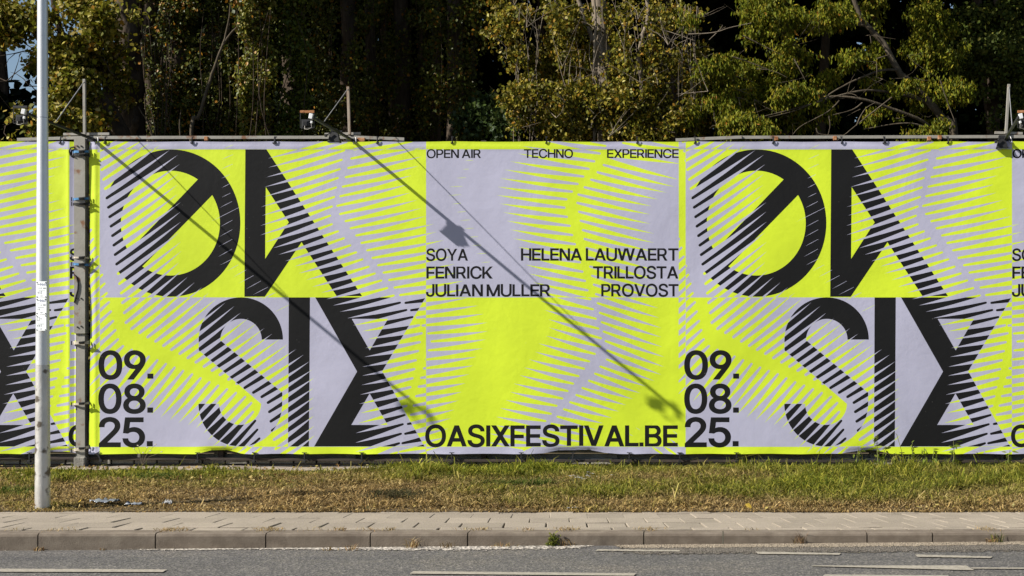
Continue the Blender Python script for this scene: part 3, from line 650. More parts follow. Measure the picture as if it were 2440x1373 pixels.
# asphalt: pale aggregate in dark binder, worn lane, dusty gutter
def asphalt():
    m, t, n, b = new_mat('asphalt')
    geo = nd(t, 'NewGeometry')
    v = nd(t, 'TexVoronoi', i_Scale=75.0); t.links.new(geo.outputs['Position'], v.inputs[0])
    r = ramp(t, v.outputs['Color'], [(.0, (.045, .045, .047)), (.45, (.088, .084, .079)), (.72, (.128, .12, .111)), (1, (.22, .203, .184))])
    nz = nd(t, 'TexNoise', i_Scale=1.1, i_Detail=7.0, i_Roughness=.7); t.links.new(geo.outputs['Position'], nz.inputs[0])
    r2 = ramp(t, nz.outputs[0], [(.3, (.78, .78, .80)), (.5, (1, 1, 1)), (.72, (1.22, 1.16, 1.06))])
    mu = nd(t, 'Mix', data_type='RGBA', blend_type='MULTIPLY'); mu.inputs[0].default_value = 1
    t.links.new(r.outputs[0], mu.inputs[6]); t.links.new(r2.outputs[0], mu.inputs[7])
    # long faint tyre polish along the lane
    mp = nd(t, 'Mapping'); mp.inputs['Scale'].default_value = (.12, 3.4, 1); t.links.new(geo.outputs['Position'], mp.inputs[0])
    n2 = nd(t, 'TexNoise', i_Scale=1.0, i_Detail=4.0); t.links.new(mp.outputs[0], n2.inputs[0])
    r3 = ramp(t, n2.outputs[0], [(.35, (.88, .88, .89)), (.65, (1.08, 1.06, 1.03))])
    m2 = nd(t, 'Mix', data_type='RGBA', blend_type='MULTIPLY'); m2.inputs[0].default_value = 1
    t.links.new(mu.outputs[2], m2.inputs[6]); t.links.new(r3.outputs[0], m2.inputs[7])
    t.links.new(m2.outputs[2], b.inputs['Base Color']); b.inputs['Roughness'].default_value = .85; b.inputs['Specular IOR Level'].default_value = .25
    bp = nd(t, 'Bump', i_Strength=.7, i_Distance=.006); t.links.new(v.outputs['Distance'], bp.inputs['Height']); t.links.new(bp.outputs[0], b.inputs['Normal'])
    return m
XS = [-200, -60, -25]+[x*.5 for x in range(-24, 25)]+[25, 60, 200]
grid('road', XS, [-40, -10, 0, 4, 7, lambda x: kerb_y(x)+.05], lambda x, y: 0.0, asphalt())
def dusty(name, c0, c1, scale=60, fade=None):
    """loose grit lying over the asphalt, thinning out at its edge"""
    m, t, n, b = new_mat(name)
    geo = nd(t, 'NewGeometry')
    v = nd(t, 'TexVoronoi', i_Scale=float(scale)); t.links.new(geo.outputs['Position'], v.inputs[0])
    r = ramp(t, v.outputs['Color'], [(.1, tuple(x*.35 for x in c0)), (.4, c0), (.9, c1)])
    t.links.new(r.outputs[0], b.inputs['Base Color']); b.inputs['Roughness'].default_value = .95; b.inputs['Specular IOR Level'].default_value = .1
    bp = nd(t, 'Bump', i_Strength=1.0, i_Distance=.012); t.links.new(v.outputs['Distance'], bp.inputs['Height']); t.links.new(bp.outputs[0], b.inputs['Normal'])
    # ragged edge: holes where the grit is thin
    a = nd(t, 'Attribute', attribute_name='col'); nz = nd(t, 'TexNoise', i_Scale=26.0, i_Detail=5.0); t.links.new(geo.outputs['Position'], nz.inputs[0])
    ad = nd(t, 'Math', operation='ADD'); t.links.new(a.outputs['Fac'], ad.inputs[0]); t.links.new(nz.outputs[0], ad.inputs[1])
    gt = nd(t, 'Math', operation='GREATER_THAN', i_1=1.0); t.links.new(ad.outputs[0], gt.inputs[0]); t.links.new(gt.outputs[0], b.inputs['Alpha'])
    return m
def strip(name, xs, inner, outer, z, mat, dens, rows=6):
    """a band lying against the kerb; inner/outer give distances from the kerb foot at x; dens(x,f) 0..1"""
    V = []; F = []; Cc = []
    for x in xs:
        for j in range(rows):
            f = j/(rows-1); y = kerb_y(x)-.002-(inner(x)+(outer(x)-inner(x))*f); V.append((x, y, z)); Cc.append([dens(x, f)]*3)
    for i in range(len(xs)-1):
        for j in range(rows-1): F.append([i*rows+j, i*rows+j+1, (i+1)*rows+j+1, (i+1)*rows+j])
    o = np_mesh(name, np.array(V), np.array(F), np.array(Cc), mat); o['kind'] = 'structure'; return o
gx = [x*.08 for x in range(-90, 60)]
G1 = dusty('gravel', (.30, .27, .23), (.55, .50, .43), 46)
strip('gutter_gravel', gx, lambda x: 0, lambda x: .11+.03*math.sin(x*3)+.16*max(0, min(1, (x+3.1)/1.2))*max(0, min(1, (-.75-x)/.15)), .004, G1,
      lambda x, f: (.98-f*.75)*(1 if x < -.85 else max(0, 1-(x+.85)/.12)) * max(.35, min(1, (x+4.2)/.9)))
G2 = dusty('gutter_dust', (.30, .245, .18), (.40, .335, .25), 90)
strip('gutter_dust', gx, lambda x: 0, lambda x: .25+.03*math.sin(x*2.1), .005, G2, lambda x, f: max(0, min(1, (x+.75)/.2))*(1.2-f*.95))
G3 = dusty('worn_dust', (.155, .135, .112), (.22, .195, .165), 110)
strip('worn_dust', gx, lambda x: .12, lambda x: .52, .0035, G3, lambda x, f: max(0, min(.82, (x+.85)/.5))*(1.0-abs(f-.25)*.6))

# painted road markings, worn
M_PAINT = None
def paint():
    m, t, n, b = new_mat('road_paint'); geo = nd(t, 'NewGeometry')
    nz = nd(t, 'TexNoise', i_Scale=55.0, i_Detail=4.0); t.links.new(geo.outputs['Position'], nz.inputs[0])
    r = ramp(t, nz.outputs[0], [(.25, (.17, .15, .12)), (.5, (.28, .25, .20)), (.8, (.36, .32, .26))]); t.links.new(r.outputs[0], b.inputs['Base Color'])
    n2 = nd(t, 'TexNoise', i_Scale=30.0, i_Detail=6.0, i_Roughness=.75); t.links.new(geo.outputs['Position'], n2.inputs[0])
    a = nd(t, 'Attribute', attribute_name='col'); ad = nd(t, 'Math', operation='ADD'); t.links.new(n2.outputs[0], ad.inputs[0]); t.links.new(a.outputs['Fac'], ad.inputs[1])
    gt = nd(t, 'Math', operation='GREATER_THAN', i_1=1.0); t.links.new(ad.outputs[0], gt.inputs[0]); t.links.new(gt.outputs[0], b.inputs['Alpha'])
    b.inputs['Roughness'].default_value = .8; return m
M_PAINT = paint()
def road_pt(px, py, z=.006):
    tt = (CAM_Z-z)*PPM/(py-CY); return ((px-CX)*tt/PPM, WALL_Y*tt, z)
def marking(top, bot, wear=.78):
    """top and bottom edges as photograph points, far edge first"""
    n = 24; V = []; F = []; Cc = []
    def lerp(P, f):
        L = [math.dist(P[i], P[i+1]) for i in range(len(P)-1)]; s = f*sum(L)
        for i, l in enumerate(L):
            if s <= l or i == len(L)-1: k = s/l; return (P[i][0]+(P[i+1][0]-P[i][0])*k, P[i][1]+(P[i+1][1]-P[i][1])*k)
            s -= l
    for i in range(n+1):
        a, b = lerp(top, i/n), lerp(bot, i/n)
        for j in range(5):
            f = j/4; V.append(road_pt(a[0]+(b[0]-a[0])*f, a[1]+(b[1]-a[1])*f))
            e = min(f, 1-f)*2; Cc.append([wear*(.72+.5*min(1, e*2))]*3)
    for i in range(n):
        for j in range(4): F.append([i*5+j, (i+1)*5+j, (i+1)*5+j+1, i*5+j+1])
    o = np_mesh('road_marking', np.array(V), np.array(F), np.array(Cc), M_PAINT); o['kind'] = 'structure'
marking([(-420, 1353), (398, 1357)], [(-420, 1362), (388, 1363)], .8)
marking([(985, 1361), (1516, 1366)], [(976, 1367), (1510, 1372)], .85)
marking([(1425, 1308), (1618, 1310)], [(1418, 1313), (1622, 1315)], .52)
marking([(1800, 1314), (2004, 1318)], [(1806, 1320), (2000, 1322)], .66)
marking([(2180, 1321), (2366, 1326)], [(2186, 1327), (2360, 1330)], .66)
marking([(1932, 1347.5), (2302, 1347.5)], [(1938, 1349), (2322, 1359)], .82)
marking([(2312, 1352), (2700, 1354)], [(2318, 1355), (2700, 1357)], .72)
marking([(1965, 1369), (2260, 1371)], [(1955, 1377), (2260, 1379)], .8)

# kerb stones (one run, open joints)
M_KERB = surf('kerb_concrete', [(.3, (.115, .092, .071)), (.55, (.165, .135, .105)), (.75, (.22, .185, .145))], scale=9, detail=8, bump=.45, bscale=120, rough=.92, spec=.15, bdist=.004)
def px_on_kerb(px):
    lo, hi = -30., 30.
    for _ in range(50):
        m = (lo+hi)/2; tt = kerb_y(m)/WALL_Y
        if CX+m*PPM/tt < px: lo = m
        else: hi = m
    return lo
JOINTS = [90, 370, 633, 882, 1114, 1534, 1723, 2066, 2222]
jx = sorted(px_on_kerb(p) for p in JOINTS)
jx = [jx[0]-.95*k for k in range(9, 0, -1)]+jx+[jx[-1]+.75*k for k in range(1, 10)]
kb = MB()
for a, b in zip(jx[:-1], jx[1:]):
    g = .004; a += g; b -= g
    h = random.uniform(-.002, .002)
    prof = lambda x: [(kerb_y(x), -.1), (kerb_y(x), kerb_z(x)-.02+h), (kerb_y(x)+.006, kerb_z(x)-.006+h), (kerb_y(x)+.02, kerb_z(x)+h), (kerb_y(x)+.145, kerb_z(x)+.003+h), (kerb_y(x)+.145, -.1)]
    A, B = prof(a), prof(b); n = len(A)
    kb.add([(a, *p) for p in A]+[(b, *p) for p in B], [[i, (i+1) % n, n+(i+1) % n, n+i] for i in range(n)]+[list(range(n)), [n+i for i in range(n)][::-1]])
o = kb.build('kerb', M_KERB); o['kind'] = 'structure'

# pavement: a sand bed and separate slabs in running bond
M_SAND = surf('joint_sand', [(.3, (.09, .075, .055)), (.7, (.16, .135, .1))], scale=20, bump=.3, rough=1, spec=0)
grid('pavement_bed', [x*.5 for x in range(-60, 61)], [lambda x: kerb_y(x)+.14, lambda x: pav_back_y(x)+.08], lambda x, y: kerb_z(x)+(y-kerb_y(x))/1.1*.032-.012, M_SAND)
def slab_mat():
    m, t, n, b = new_mat('pavement_slab'); geo = nd(t, 'NewGeometry')
    a = nd(t, 'Attribute', attribute_name='col')
    v = nd(t, 'TexNoise', i_Scale=150.0, i_Detail=4.0); t.links.new(geo.outputs['Position'], v.inputs[0])
    r = ramp(t, v.outputs[0], [(.3, (.72, .72, .72)), (.7, (1.22, 1.22, 1.22))])
    v2 = nd(t, 'TexNoise', i_Scale=2.2, i_Detail=8.0, i_Roughness=.7); t.links.new(geo.outputs['Position'], v2.inputs[0])
    r2 = ramp(t, v2.outputs[0], [(.3, (.85, .84, .82)), (.7, (1.12, 1.1, 1.07))])
    m1 = nd(t, 'Mix', data_type='RGBA', blend_type='MULTIPLY'); m1.inputs[0].default_value = 1; t.links.new(a.outputs[0], m1.inputs[6]); t.links.new(r.outputs[0], m1.inputs[7])
    m2 = nd(t, 'Mix', data_type='RGBA', blend_type='MULTIPLY'); m2.inputs[0].default_value = 1; t.links.new(m1.outputs[2], m2.inputs[6]); t.links.new(r2.outputs[0], m2.inputs[7])
    t.links.new(m2.outputs[2], b.inputs['Base Color']); b.inputs['Roughness'].default_value = .9; b.inputs['Specular IOR Level'].default_value = .2
    bp = nd(t, 'Bump', i_Strength=.35, i_Distance=.003); t.links.new(v.outputs[0], bp.inputs['Height']); t.links.new(bp.outputs[0], b.inputs['Normal'])
    return m
def pav_pt(x, f):
    y = kerb_y(x)+.148+(1.10-.148)*f; return y, kerb_z(x)+(y-kerb_y(x))/1.1*.032
ROWS = [0, .115, .37, .63, .885, 1.08]
V = []; F = []; Cc = []
for rI in range(5):
    f0, f1 = ROWS[rI], ROWS[rI+1]; ph = (0, .42, 0, .5, .13)[rI]
    # slab length shrinks slowly along the run, like the stones beside it
    e = [112+ (4836-112)*(1-math.exp(-.0275*(k+ph))) for k in range(-14, 52)]
    for p0, p1 in zip(e[:-1], e[1:]):
        xa, xb = px_on_kerb(p0)*1.03-.0, px_on_kerb(p1)*1.03
        if xb < -26 or xa > 22: continue
        # the joints lean: the slabs are laid square to the kerb's own bend
        lean = -(.21*((p0+p1)/2-870)/900)
        g = .0024; dz = random.gauss(0, .0016); tx = random.gauss(0, .0014); ty = random.gauss(0, .0014); base = len(V)
        c = .25*random.uniform(.9, 1.08); colr = [c*1.08, c*.93, c*.75]
        ring = []
        for (ix, iy, ins, dn) in [(0, 0, 0, .012), (1, 0, 0, .012), (1, 1, 0, .012), (0, 1, 0, .012), (0, 0, 0, .0025), (1, 0, 0, .0025), (1, 1, 0, .0025), (0, 1, 0, .0025), (0, 0, .004, 0), (1, 0, .004, 0), (1, 1, .004, 0), (0, 1, .004, 0)]:
            ff = f1-ins-.003 if iy else f0+ins+.003
            xx = (xb-g-ins) if ix else (xa+g+ins)
            xx += lean*(ff-.5)
            y, z = pav_pt(xx, ff); V.append((xx, y, z-dn+dz+(tx if ix else -tx)+(ty if iy else -ty))); Cc.append(colr)
        for k in range(4):
            F.append([base+k, base+(k+1) % 4, base+4+(k+1) % 4, base+4+k]); F.append([base+4+k, base+4+(k+1) % 4, base+8+(k+1) % 4, base+8+k])
        F.append([base+8, base+9, base+10, base+11])
o = np_mesh('pavement', np.array(V), np.array(F), np.array(Cc), slab_mat()); o['kind'] = 'structure'

# verge soil and grass
M_SOIL = surf('verge_soil', [(.3, (.06, .045, .028)), (.5, (.105, .078, .045)), (.75, (.16, .125, .08))], scale=14, bump=.8, bscale=90, rough=1, spec=.05, bdist=.01)
vx = [-60, -30]+[x*.16 for x in range(-80, 60)]+[16, 30, 60]
grid('verge', vx, [(lambda x, k=k: pav_back_y(x)-.03+(14.62-pav_back_y(x)+.03)*k/22) for k in range(23)], verge_z, M_SOIL)

M_APRON = surf('old_mortar', [(.3, (.20, .165, .135)), (.55, (.28, .235, .195)), (.75, (.36, .31, .26))], scale=10, detail=8, bump=.6, bscale=80, rough=.95, spec=.1, mottled=(4, .52, .66, (.14, .11, .08)))
grid('mortar_strip', [-6.25+k*.1 for k in range(40)], [lambda x: 13.58+.07*mnoise.noise(Vector((x*2.3, 1, 5))), 13.7, 13.85, 14.1], lambda x, y: verge_z(x, min(y, 13.85))+.012+.008*mnoise.noise(Vector((x*6, y*6, 2)))-(.03 if y < 13.66 else 0), M_APRON)

def vnoise(X, Y, s, seed):
    return np.array([mnoise.noise(Vector((x*s, y*s*1.6, seed))) for x, y in zip(X, Y)])

def grass(n, xr, seed, name='verge_grass'):
    r = np.random.default_rng(seed)
    X = r.uniform(xr[0], xr[1], n); fy = r.uniform(0, 1, n)
    y0 = np.array([pav_back_y(x) for x in X]); Y = y0-.05+(14.02-y0+.05)*fy
    n1 = vnoise(X, Y, .55, seed+.3); n2 = vnoise(X, Y, 1.7, seed+4.2); n3 = vnoise(X, Y, 5.0, seed+9.1)
    green = 1.7*(fy-.53)+1.05*n1+.7*n2+.3*n3                         # greener towards the wall
    green -= np.clip((-3.6-X)/1.2, 0, 1)*.08
    bare = ((fy > .87+.03*n3) & (X < -3.15) & (X > -6.4)) | ((X < -2.2) & (fy > .95))
    keep = ~bare & (n3+r.uniform(-.5, .9, n) > -.35)
    X, Y, fy, green, n1, n2, n3 = [a[keep] for a in (X, Y, fy, green, n1, n2, n3)]; n = len(X)
    Z = np.array([verge_z(x, y) for x, y in zip(X, Y)])
    g = 1/(1+np.exp(-green*5+r.normal(0, .9, n)))
    h = (.03+.045*np.clip(.5+n2, 0, 1)+.03*g)*r.uniform(.5, 1.5, n)
    h *= 1+1.1*np.clip(n3*2-.35, 0, 1)*np.clip((fy-.25)*3, 0, 1)*np.clip((.84-fy)*12, 0, 1); h *= np.where(fy < .06, .6, 1.0); h *= np.where(X < -3.3, .62, 1.0)
    h = np.where((fy > .86) & (X > -3.0), h*r.uniform(.7, 1.25, n), h); h = np.where((fy > .8) & (X < -3.2), h*.6, h); h = np.where(fy > .84, h*np.where(r.uniform(0, 1, n) < .05, 1.2, .45), h)
    tall = r.uniform(0, 1, n) < .005; h = np.where(tall, h*2.2, h)
    az = r.uniform(0, 2*np.pi, n); lean = r.uniform(.3, 1.9, n)*np.where(g > .5, .85, 1.3); w = r.uniform(.0026, .0062, n)
    dx, dy = np.cos(az)*lean, np.sin(az)*lean
    px_, py_ = -np.sin(az), np.cos(az)
    va = r.uniform(0, 2*np.pi, n); px_, py_ = np.cos(va), np.sin(va)
    P = np.zeros((n, 5, 3))
    B = np.stack([X, Y, Z-.006], 1); W_ = np.stack([px_*w, py_*w, np.zeros(n)], 1)
    mid = B+np.stack([dx*h*.35, dy*h*.35, h*.62], 1); tip = B+np.stack([dx*h*1.0, dy*h*1.0, h*np.clip(1-.38*lean, .12, 1)], 1)
    P[:, 0] = B-W_; P[:, 1] = B+W_; P[:, 2] = mid-W_*.8; P[:, 3] = mid+W_*.8; P[:, 4] = tip
    idx = np.arange(n)[:, None]*5
    T = np.concatenate([idx+np.array([[0, 1, 3]]), idx+np.array([[0, 3, 2]]), idx+np.array([[2, 3, 4]])])
    dry = np.array([[.25, .165, .06], [.32, .22, .09], [.12, .078, .036], [.38, .28, .125], [.16, .108, .05]])
    grn = np.array([[.105, .125, .012], [.165, .17, .017], [.075, .095, .012], [.22, .20, .030]])
    c = dry[r.integers(0, 5, n)]*(1-g)[:, None]+grn[r.integers(0, 4, n)]*g[:, None]
    c *= (1.16*r.uniform(.55, 1.45, n)*(1+.35*np.clip(n2, -1, 1)))[:, None]
    return np_mesh(name, P.reshape(-1, 3), T, np.repeat(c, 5, 0), M_GRASS)
M_GRASS = attr_mat('grass_blade', rough=.6, spec=.08, trans=.3)
o = grass(190000, (-6.9, 3.6), 3); tag(o, 'short dry and green grass along the verge in front of the banner', 'grass', kind='stuff')
o2 = grass(26000, (-14, -6.9), 5); tag(o2, 'dry grass continuing along the verge to the left', 'grass', kind='stuff')
o3 = grass(26000, (3.6, 11), 6); tag(o3, 'dry grass continuing along the verge to the right', 'grass', kind='stuff')

# ================================================================== steel frame, low wall, clamps
M_STEEL = surf('painted_steel', [(.3, (.215, .20, .17)), (.5, (.26, .245, .21)), (.72, (.31, .29, .255))], scale=4, bump=.12, rough=.6, metal=0, mottled=(9, .60, .68, (.17, .075, .03)))
M_RUST = surf('rusty_steel', [(.3, (.018, .014, .011)), (.55, (.040, .028, .021)), (.75, (.10, .07, .05))], scale=16, bump=.3, rough=.85, stretch=(.3, 1, 1))
M_ORUST = surf('orange_rust', [(.3, (.14, .05, .018)), (.5, (.32, .13, .045)), (.75, (.45, .26, .14))], scale=30, bump=.4, rough=.9)
M_MAST = surf('rust_stained_steel', [(.35, (.16, .085, .045)), (.55, (.30, .24, .18)), (.7, (.36, .32, .26))], scale=5, bump=.2, rough=.75, stretch=(4, 4, .8))
M_DARK = surf('dark_steel', [(.3, (.013, .013, .0135)), (.7, (.028, .028, .029))], scale=12, bump=.1, rough=.6, spec=.25)
M_BLACKP = surf('black_plastic', [(.3, (.008, .008, .009)), (.7, (.018, .018, .02))], scale=20, bump=.1, rough=.6, spec=.25)
M_CONC = surf('old_concrete', [(.25, (.16, .15, .13)), (.5, (.24, .225, .195)), (.75, (.31, .29, .25))], scale=7, bump=.5, bscale=70, rough=.95, mottled=(3, .5, .7, (.10, .095, .08)))
M_SLAB = surf('grey_slab', [(.25, (.15, .145, .135)), (.5, (.22, .21, .195)), (.75, (.30, .29, .265))], scale=6, bump=.4, bscale=50, rough=.95, mottled=(2, .48, .66, (.11, .105, .09)))
M_GALV = surf('galvanised', [(.3, (.38, .37, .36)), (.7, (.52, .51, .50))], scale=10, bump=.1, rough=.4, metal=.6)
M_WHITE = surf('white_plastic', [(.3, (.62, .62, .62)), (.7, (.74, .74, .74))], scale=5, bump=.05, rough=.5)
M_BLUE = surf('blue_strap', [(.3, (.03, .12, .28)), (.7, (.10, .30, .55))], scale=40, bump=.3, rough=.8)
M_TAN = surf('pale_webbing', [(.3, (.42, .36, .27)), (.7, (.58, .52, .42))], scale=40, bump=.4, rough=.9)

def wx(px, t=1.0): return (px-CX)*t/PPM
def wz(py, t=1.0): return CAM_Z+(CY-py)*t/PPM

# low precast wall behind the banner
wall = empty('low_wall', (0, 14.2, .1), 'low grey precast concrete wall, weathered, showing under the long banner', 'wall')
def child(mb, name, mat, root): return mb.build(name, mat, root) if False else _child(mb, name, mat, root)
def _child(mb, name, mat, root):
    o = mb.build(name, mat, None); o.data.transform(Matrix.Translation(-root.location)); o.parent = root; return o
posts_px = [-700, -410, -120, 187, 511, 828, 1143, 1458, 1772, 2088, 2403, 2720, 3040]
for i, p in enumerate(posts_px[1:]):
    b = MB(); b.prism([(14.12, .05), (14.23, .05), (14.23, wz(862)), (14.12, wz(862))], 'x', wx(p)-.045, wx(p)+.045); _child(b, 'wall_post', M_CONC, wall)
for a, b_ in zip(posts_px[:-1], posts_px[1:]):
    for k, (z0, z1) in enumerate([(.05, .34), (.345, .66), (.665, .95), (.955, wz(868))]):
        b = MB(); dy = random.uniform(-.004, .004)
        b.box(((wx(a)+wx(b_))/2, 14.18+dy, (z0+z1)/2), (wx(b_)-wx(a)-.088, .045, z1-z0-.006), bev=.004); _child(b, 'wall_panel', M_SLAB, wall)
b = MB()
for k in range(60):                                                     # coping of rough blocks at the foot
    x = -9+k*.22; b.box((x, 14.085, .255+random.uniform(-.006, .006)), (.205, .06, .075+random.uniform(-.01, .01)), bev=.008)
_child(b, 'footing_block', M_CONC, wall)

# the frame that carries the banner: rails top and bottom
fr = empty('banner_scaffold', (-2, 14.03, .2), 'rusty steel frame with top and bottom rails carrying the banners', 'frame')
def rail(name, pts, w, h, mat, y):
    for (x0, y0), (x1, y1) in zip(pts[:-1], pts[1:]):
        b = MB(); b.bar((wx(x0), y, wz(y0)), (wx(x1), y, wz(y1)), h, w, up=(0, 1, 0), bev=.002); _child(b, name, mat, fr)
rail('top_rail', [(38, 332), (205, 327)], .020, .03, M_STEEL, 14.03)
rail('top_rail', [(196, 326.6), (842, 326)], .020, .03, M_STEEL, 14.045)
rail('top_rail', [(838, 326), (962, 331)], .020, .03, M_STEEL, 14.03)
rail('top_rail', [(1610, 333), (1768, 326)], .020, .03, M_STEEL, 14.03)
rail('top_rail', [(1760, 326), (2720, 323.5)], .020, .03, M_STEEL, 14.045)
rail('bottom_rail', [(-420, 1090), (200, 1092.5), (1200, 1098), (2720, 1100)], .020, .024, M_RUST, 14.01)
rail('lower_rail', [(-420, 1108), (700, 1107), (2720, 1110)], .02, .012, M_RUST, 14.05)
for p in (520, 1150, 1780, 2403):
    b = MB(); b.bar((wx(p), 14.09, .2), (wx(p), 14.09, wz(332)), .05, .05, bev=.003); _child(b, 'upright', M_RUST, fr)
# rust-scabbed splice brackets on the rail
for p, q in ((860, 333), (490, 330), (1850, 330), (1990, 329), (2215, 330), (2240, 327)):
    b = MB(); b.box((wx(p), 14.02, wz(q)), (.07 if p == 860 else .035, .03, .04), bev=.004); _child(b, 'splice_bracket', M_ORUST, fr)

# steel post in the gap
po = empty('steel_post', (wx(194), 13.98, .15), 'grey bolted steel channel post standing in the gap between the banners', 'post')
b = MB(); x0, x1 = wx(180.5), wx(206.5)
b.prism([(x0, 13.962), (x1, 13.962), (x1, 14.05), (x1-.012, 14.05), (x1-.012, 13.976), (x0+.012, 13.976), (x0+.012, 14.05), (x0, 14.05)], 'z', wz(795), wz(331)); _child(b, 'upper_channel', M_STEEL, po)
b = MB(); x0, x1 = wx(183.5), wx(204.5)
b.prism([(x0, 13.976), (x1, 13.976), (x1, 14.06), (x1-.012, 14.06), (x1-.012, 13.985), (x0+.012, 13.985), (x0+.012, 14.06), (x0, 14.06)], 'z', .1, wz(797)); _child(b, 'lower_channel', M_STEEL, po)
b = MB(); b.box((wx(195), 13.99, wz(1105)), (.105, .11, .13), bev=.01); _child(b, 'post_footing', M_CONC, po)
for q in (712, 713, 779, 780, 350, 351):
    b = MB(); px = 189 if q % 2 == 0 else 198
    b.tube([(wx(px), 13.964, wz(q//2*2)), (wx(px), 13.954, wz(q//2*2))], .008, 6); _child(b, 'bolt', M_DARK, po)
b = MB(); cu = [(181, 655), (187, 660), (191, 676), (190, 692), (186, 706), (181.5, 722)]
b.tube([(wx(x), 13.955, wz(y)) for x, y in cu], .006, 6); _child(b, 'cable', M_DARK, po)
b = MB(); cu = [(181.5, 352), (173, 354), (170, 362), (172, 371), (182, 375)]
b.tube([(wx(x), 13.955, wz(y)) for x, y in cu], .007, 6); _child(b, 'cable_loop', M_BLACKP, po)

# ratchet straps round the post
def strap(py, mat, label, tilt=0.0, w=.022, span=(176, 216)):
    r = empty('ratchet_strap', (wx(196), 13.91, wz(py)), label, 'strap', 'ratchet straps holding the banner edges to the steel post')
    b = MB(); n = 10
    P = []
    for k in range(n+1):
        f = k/n; x = span[0]+(span[1]-span[0])*f; P.append((wx(x), 13.953+.03*(2*f-1)**4, wz(py-tilt*(f-.5)*10)))
    for p, q in zip(P[:-1], P[1:]): b.bar(p, q, w, .004, up=(0, 1, 0))
    _child(b, 'webbing', mat, r)
    b = MB(); c = Vector((wx(200), 13.946, wz(py-tilt*1.2)))
    b.box(c, (.05, .018, .024), bev=.004); b.bar(c+Vector((-.02, -.006, .004)), c+Vector((.045, -.010, .012)), .012, .01); _child(b, 'ratchet', M_DARK, r)
    for sg, q in ((0, span[0]-1), (1, span[1]+1)):
        b = MB(); z = wz(py+(tilt*5 if sg == 0 else -tilt*5)); b.bar((wx(q), 13.962, z-.02), (wx(q), 13.962, z+.02), .008); _child(b, 'hook', M_DARK, r)
    return r
strap(363, M_BLUE, 'topmost blue ratchet strap, just under the top of the steel post', .1)
strap(371, M_DARK, 'black ratchet strap directly under the topmost blue one on the steel post', -.1)
strap(475, M_BLUE, 'blue and white ratchet strap on the upper half of the steel post', .2)
strap(487, M_DARK, 'black ratchet strap directly under the second blue one on the post', .05)
strap(615, M_TAN, 'dull tan ratchet strap just above the lowest blue one on the post', -.1, .016)
strap(631, M_BLUE, 'lowest blue ratchet strap, beside the cable on the steel post', -.25)
strap(817, M_TAN, 'twisted cream ratchet strap just below the bolted joint of the post', .15, .03)
strap(962, M_TAN, 'grey cream ratchet strap on the lower channel of the steel post', .35, .02)
strap(1069, M_TAN, 'slanting cream ratchet strap at the foot of the steel post', .9, .024)

# spring clips along the banner edges
def clip_top(px, py, label, big=1.0):
    r = empty('banner_clip', (wx(px), 13.97, wz(py)), label, 'clip', 'black clips hanging the banner from the top rail')
    b = MB(); c = Vector((wx(px), 13.976, wz(py)))
    b.bar(c+Vector((0, .012, .045)), c+Vector((.002, -.002, -.016)), .011*big, .008, bev=.002); b.box(c+Vector((0, -.002, -.018)), (.024*big, .014, .011), bev=.002)
    b.bar(c+Vector((-.012, .03, .045)), c+Vector((.012, .03, .045)), .009, .009); _child(b, 'jaw', M_BLACKP, r)
    b = MB(); b.bar(c+Vector((.002, -.009, -.01)), c+Vector((.006*big, -.012, .022)), .006, .005); _child(b, 'lever', M_BLACKP, r)
TN = {146: 'nearest the lamp post', 252: 'above the left corner of the long banner', 459: 'above the slashed O', 656: 'thick, above the letter A', 900: 'right of the middle floodlight arm', 1078: 'above the words OPEN AIR',
      1302: 'small, above the word TECHNO', 1518: 'small, above the word EXPERIENCE', 1656: 'where the right top rail begins', 1842: 'above the second slashed O', 2005: 'thin, above the second letter A', 2107: 'fat, between the second A and the right arm', 2258: 'nearest the right floodlight arm'}
for p, w in TN.items(): clip_top(p, 337.5, 'black banner clip on the top edge, '+w, 1.6 if 'thick' in w or 'fat' in w else (.7 if 'small' in w or 'thin' in w else 1))
def clip_bottom(px, label, tilt=0.0):
    r = empty('screw_clamp', (wx(px), 13.97, wz(1090)), label, 'clamp', 'screw clamps along the bottom edge of the banner')
    b = MB(); c = Vector((wx(px), 13.965, wz(1082))); d = Vector((tilt, 0, 1)).normalized()
    b.bar(c-d*.075, c+d*.012, .011, .011); b.box(c-d*.07, (.03, .04, .022), bev=.003); b.box(c-d*.03+Vector((0, .01, 0)), (.016, .03, .012), bev=.002); _child(b, 'spindle', M_DARK, r)
    b = MB(); e = c+d*.014; s = Vector((1, 0, -tilt)); b.bar(e-s*.024, e+s*.024, .007, .007); _child(b, 'handle', M_DARK, r)
BN = {74: ('left of the lamp post foot', 0), 237: ('tilted, at the bottom left corner', -.5), 474: ('below the first letter S of the banner', 0), 609: ('below the right end of that S', .06), 728: ('below the letter I', 0), 864: ('below the letter X', 0), 1078: ('below the first website letters', 0),
      1243: ('beside the yellow fold in the hem', 0), 1366: ('small, where the hem is lifted', 0), 1500: ('below the last letters of the website', .05), 1620: ('at the seam before the second date', 0), 1755: ('below the second date', 0), 2044: ('below the second letter S', -.05), 2148: ('among the tall weeds', 0), 2267: ('below the second letter X', .05)}
for p, (w, tl) in BN.items(): clip_bottom(p, 'dark screw clamp on the bottom edge, '+w, tl)

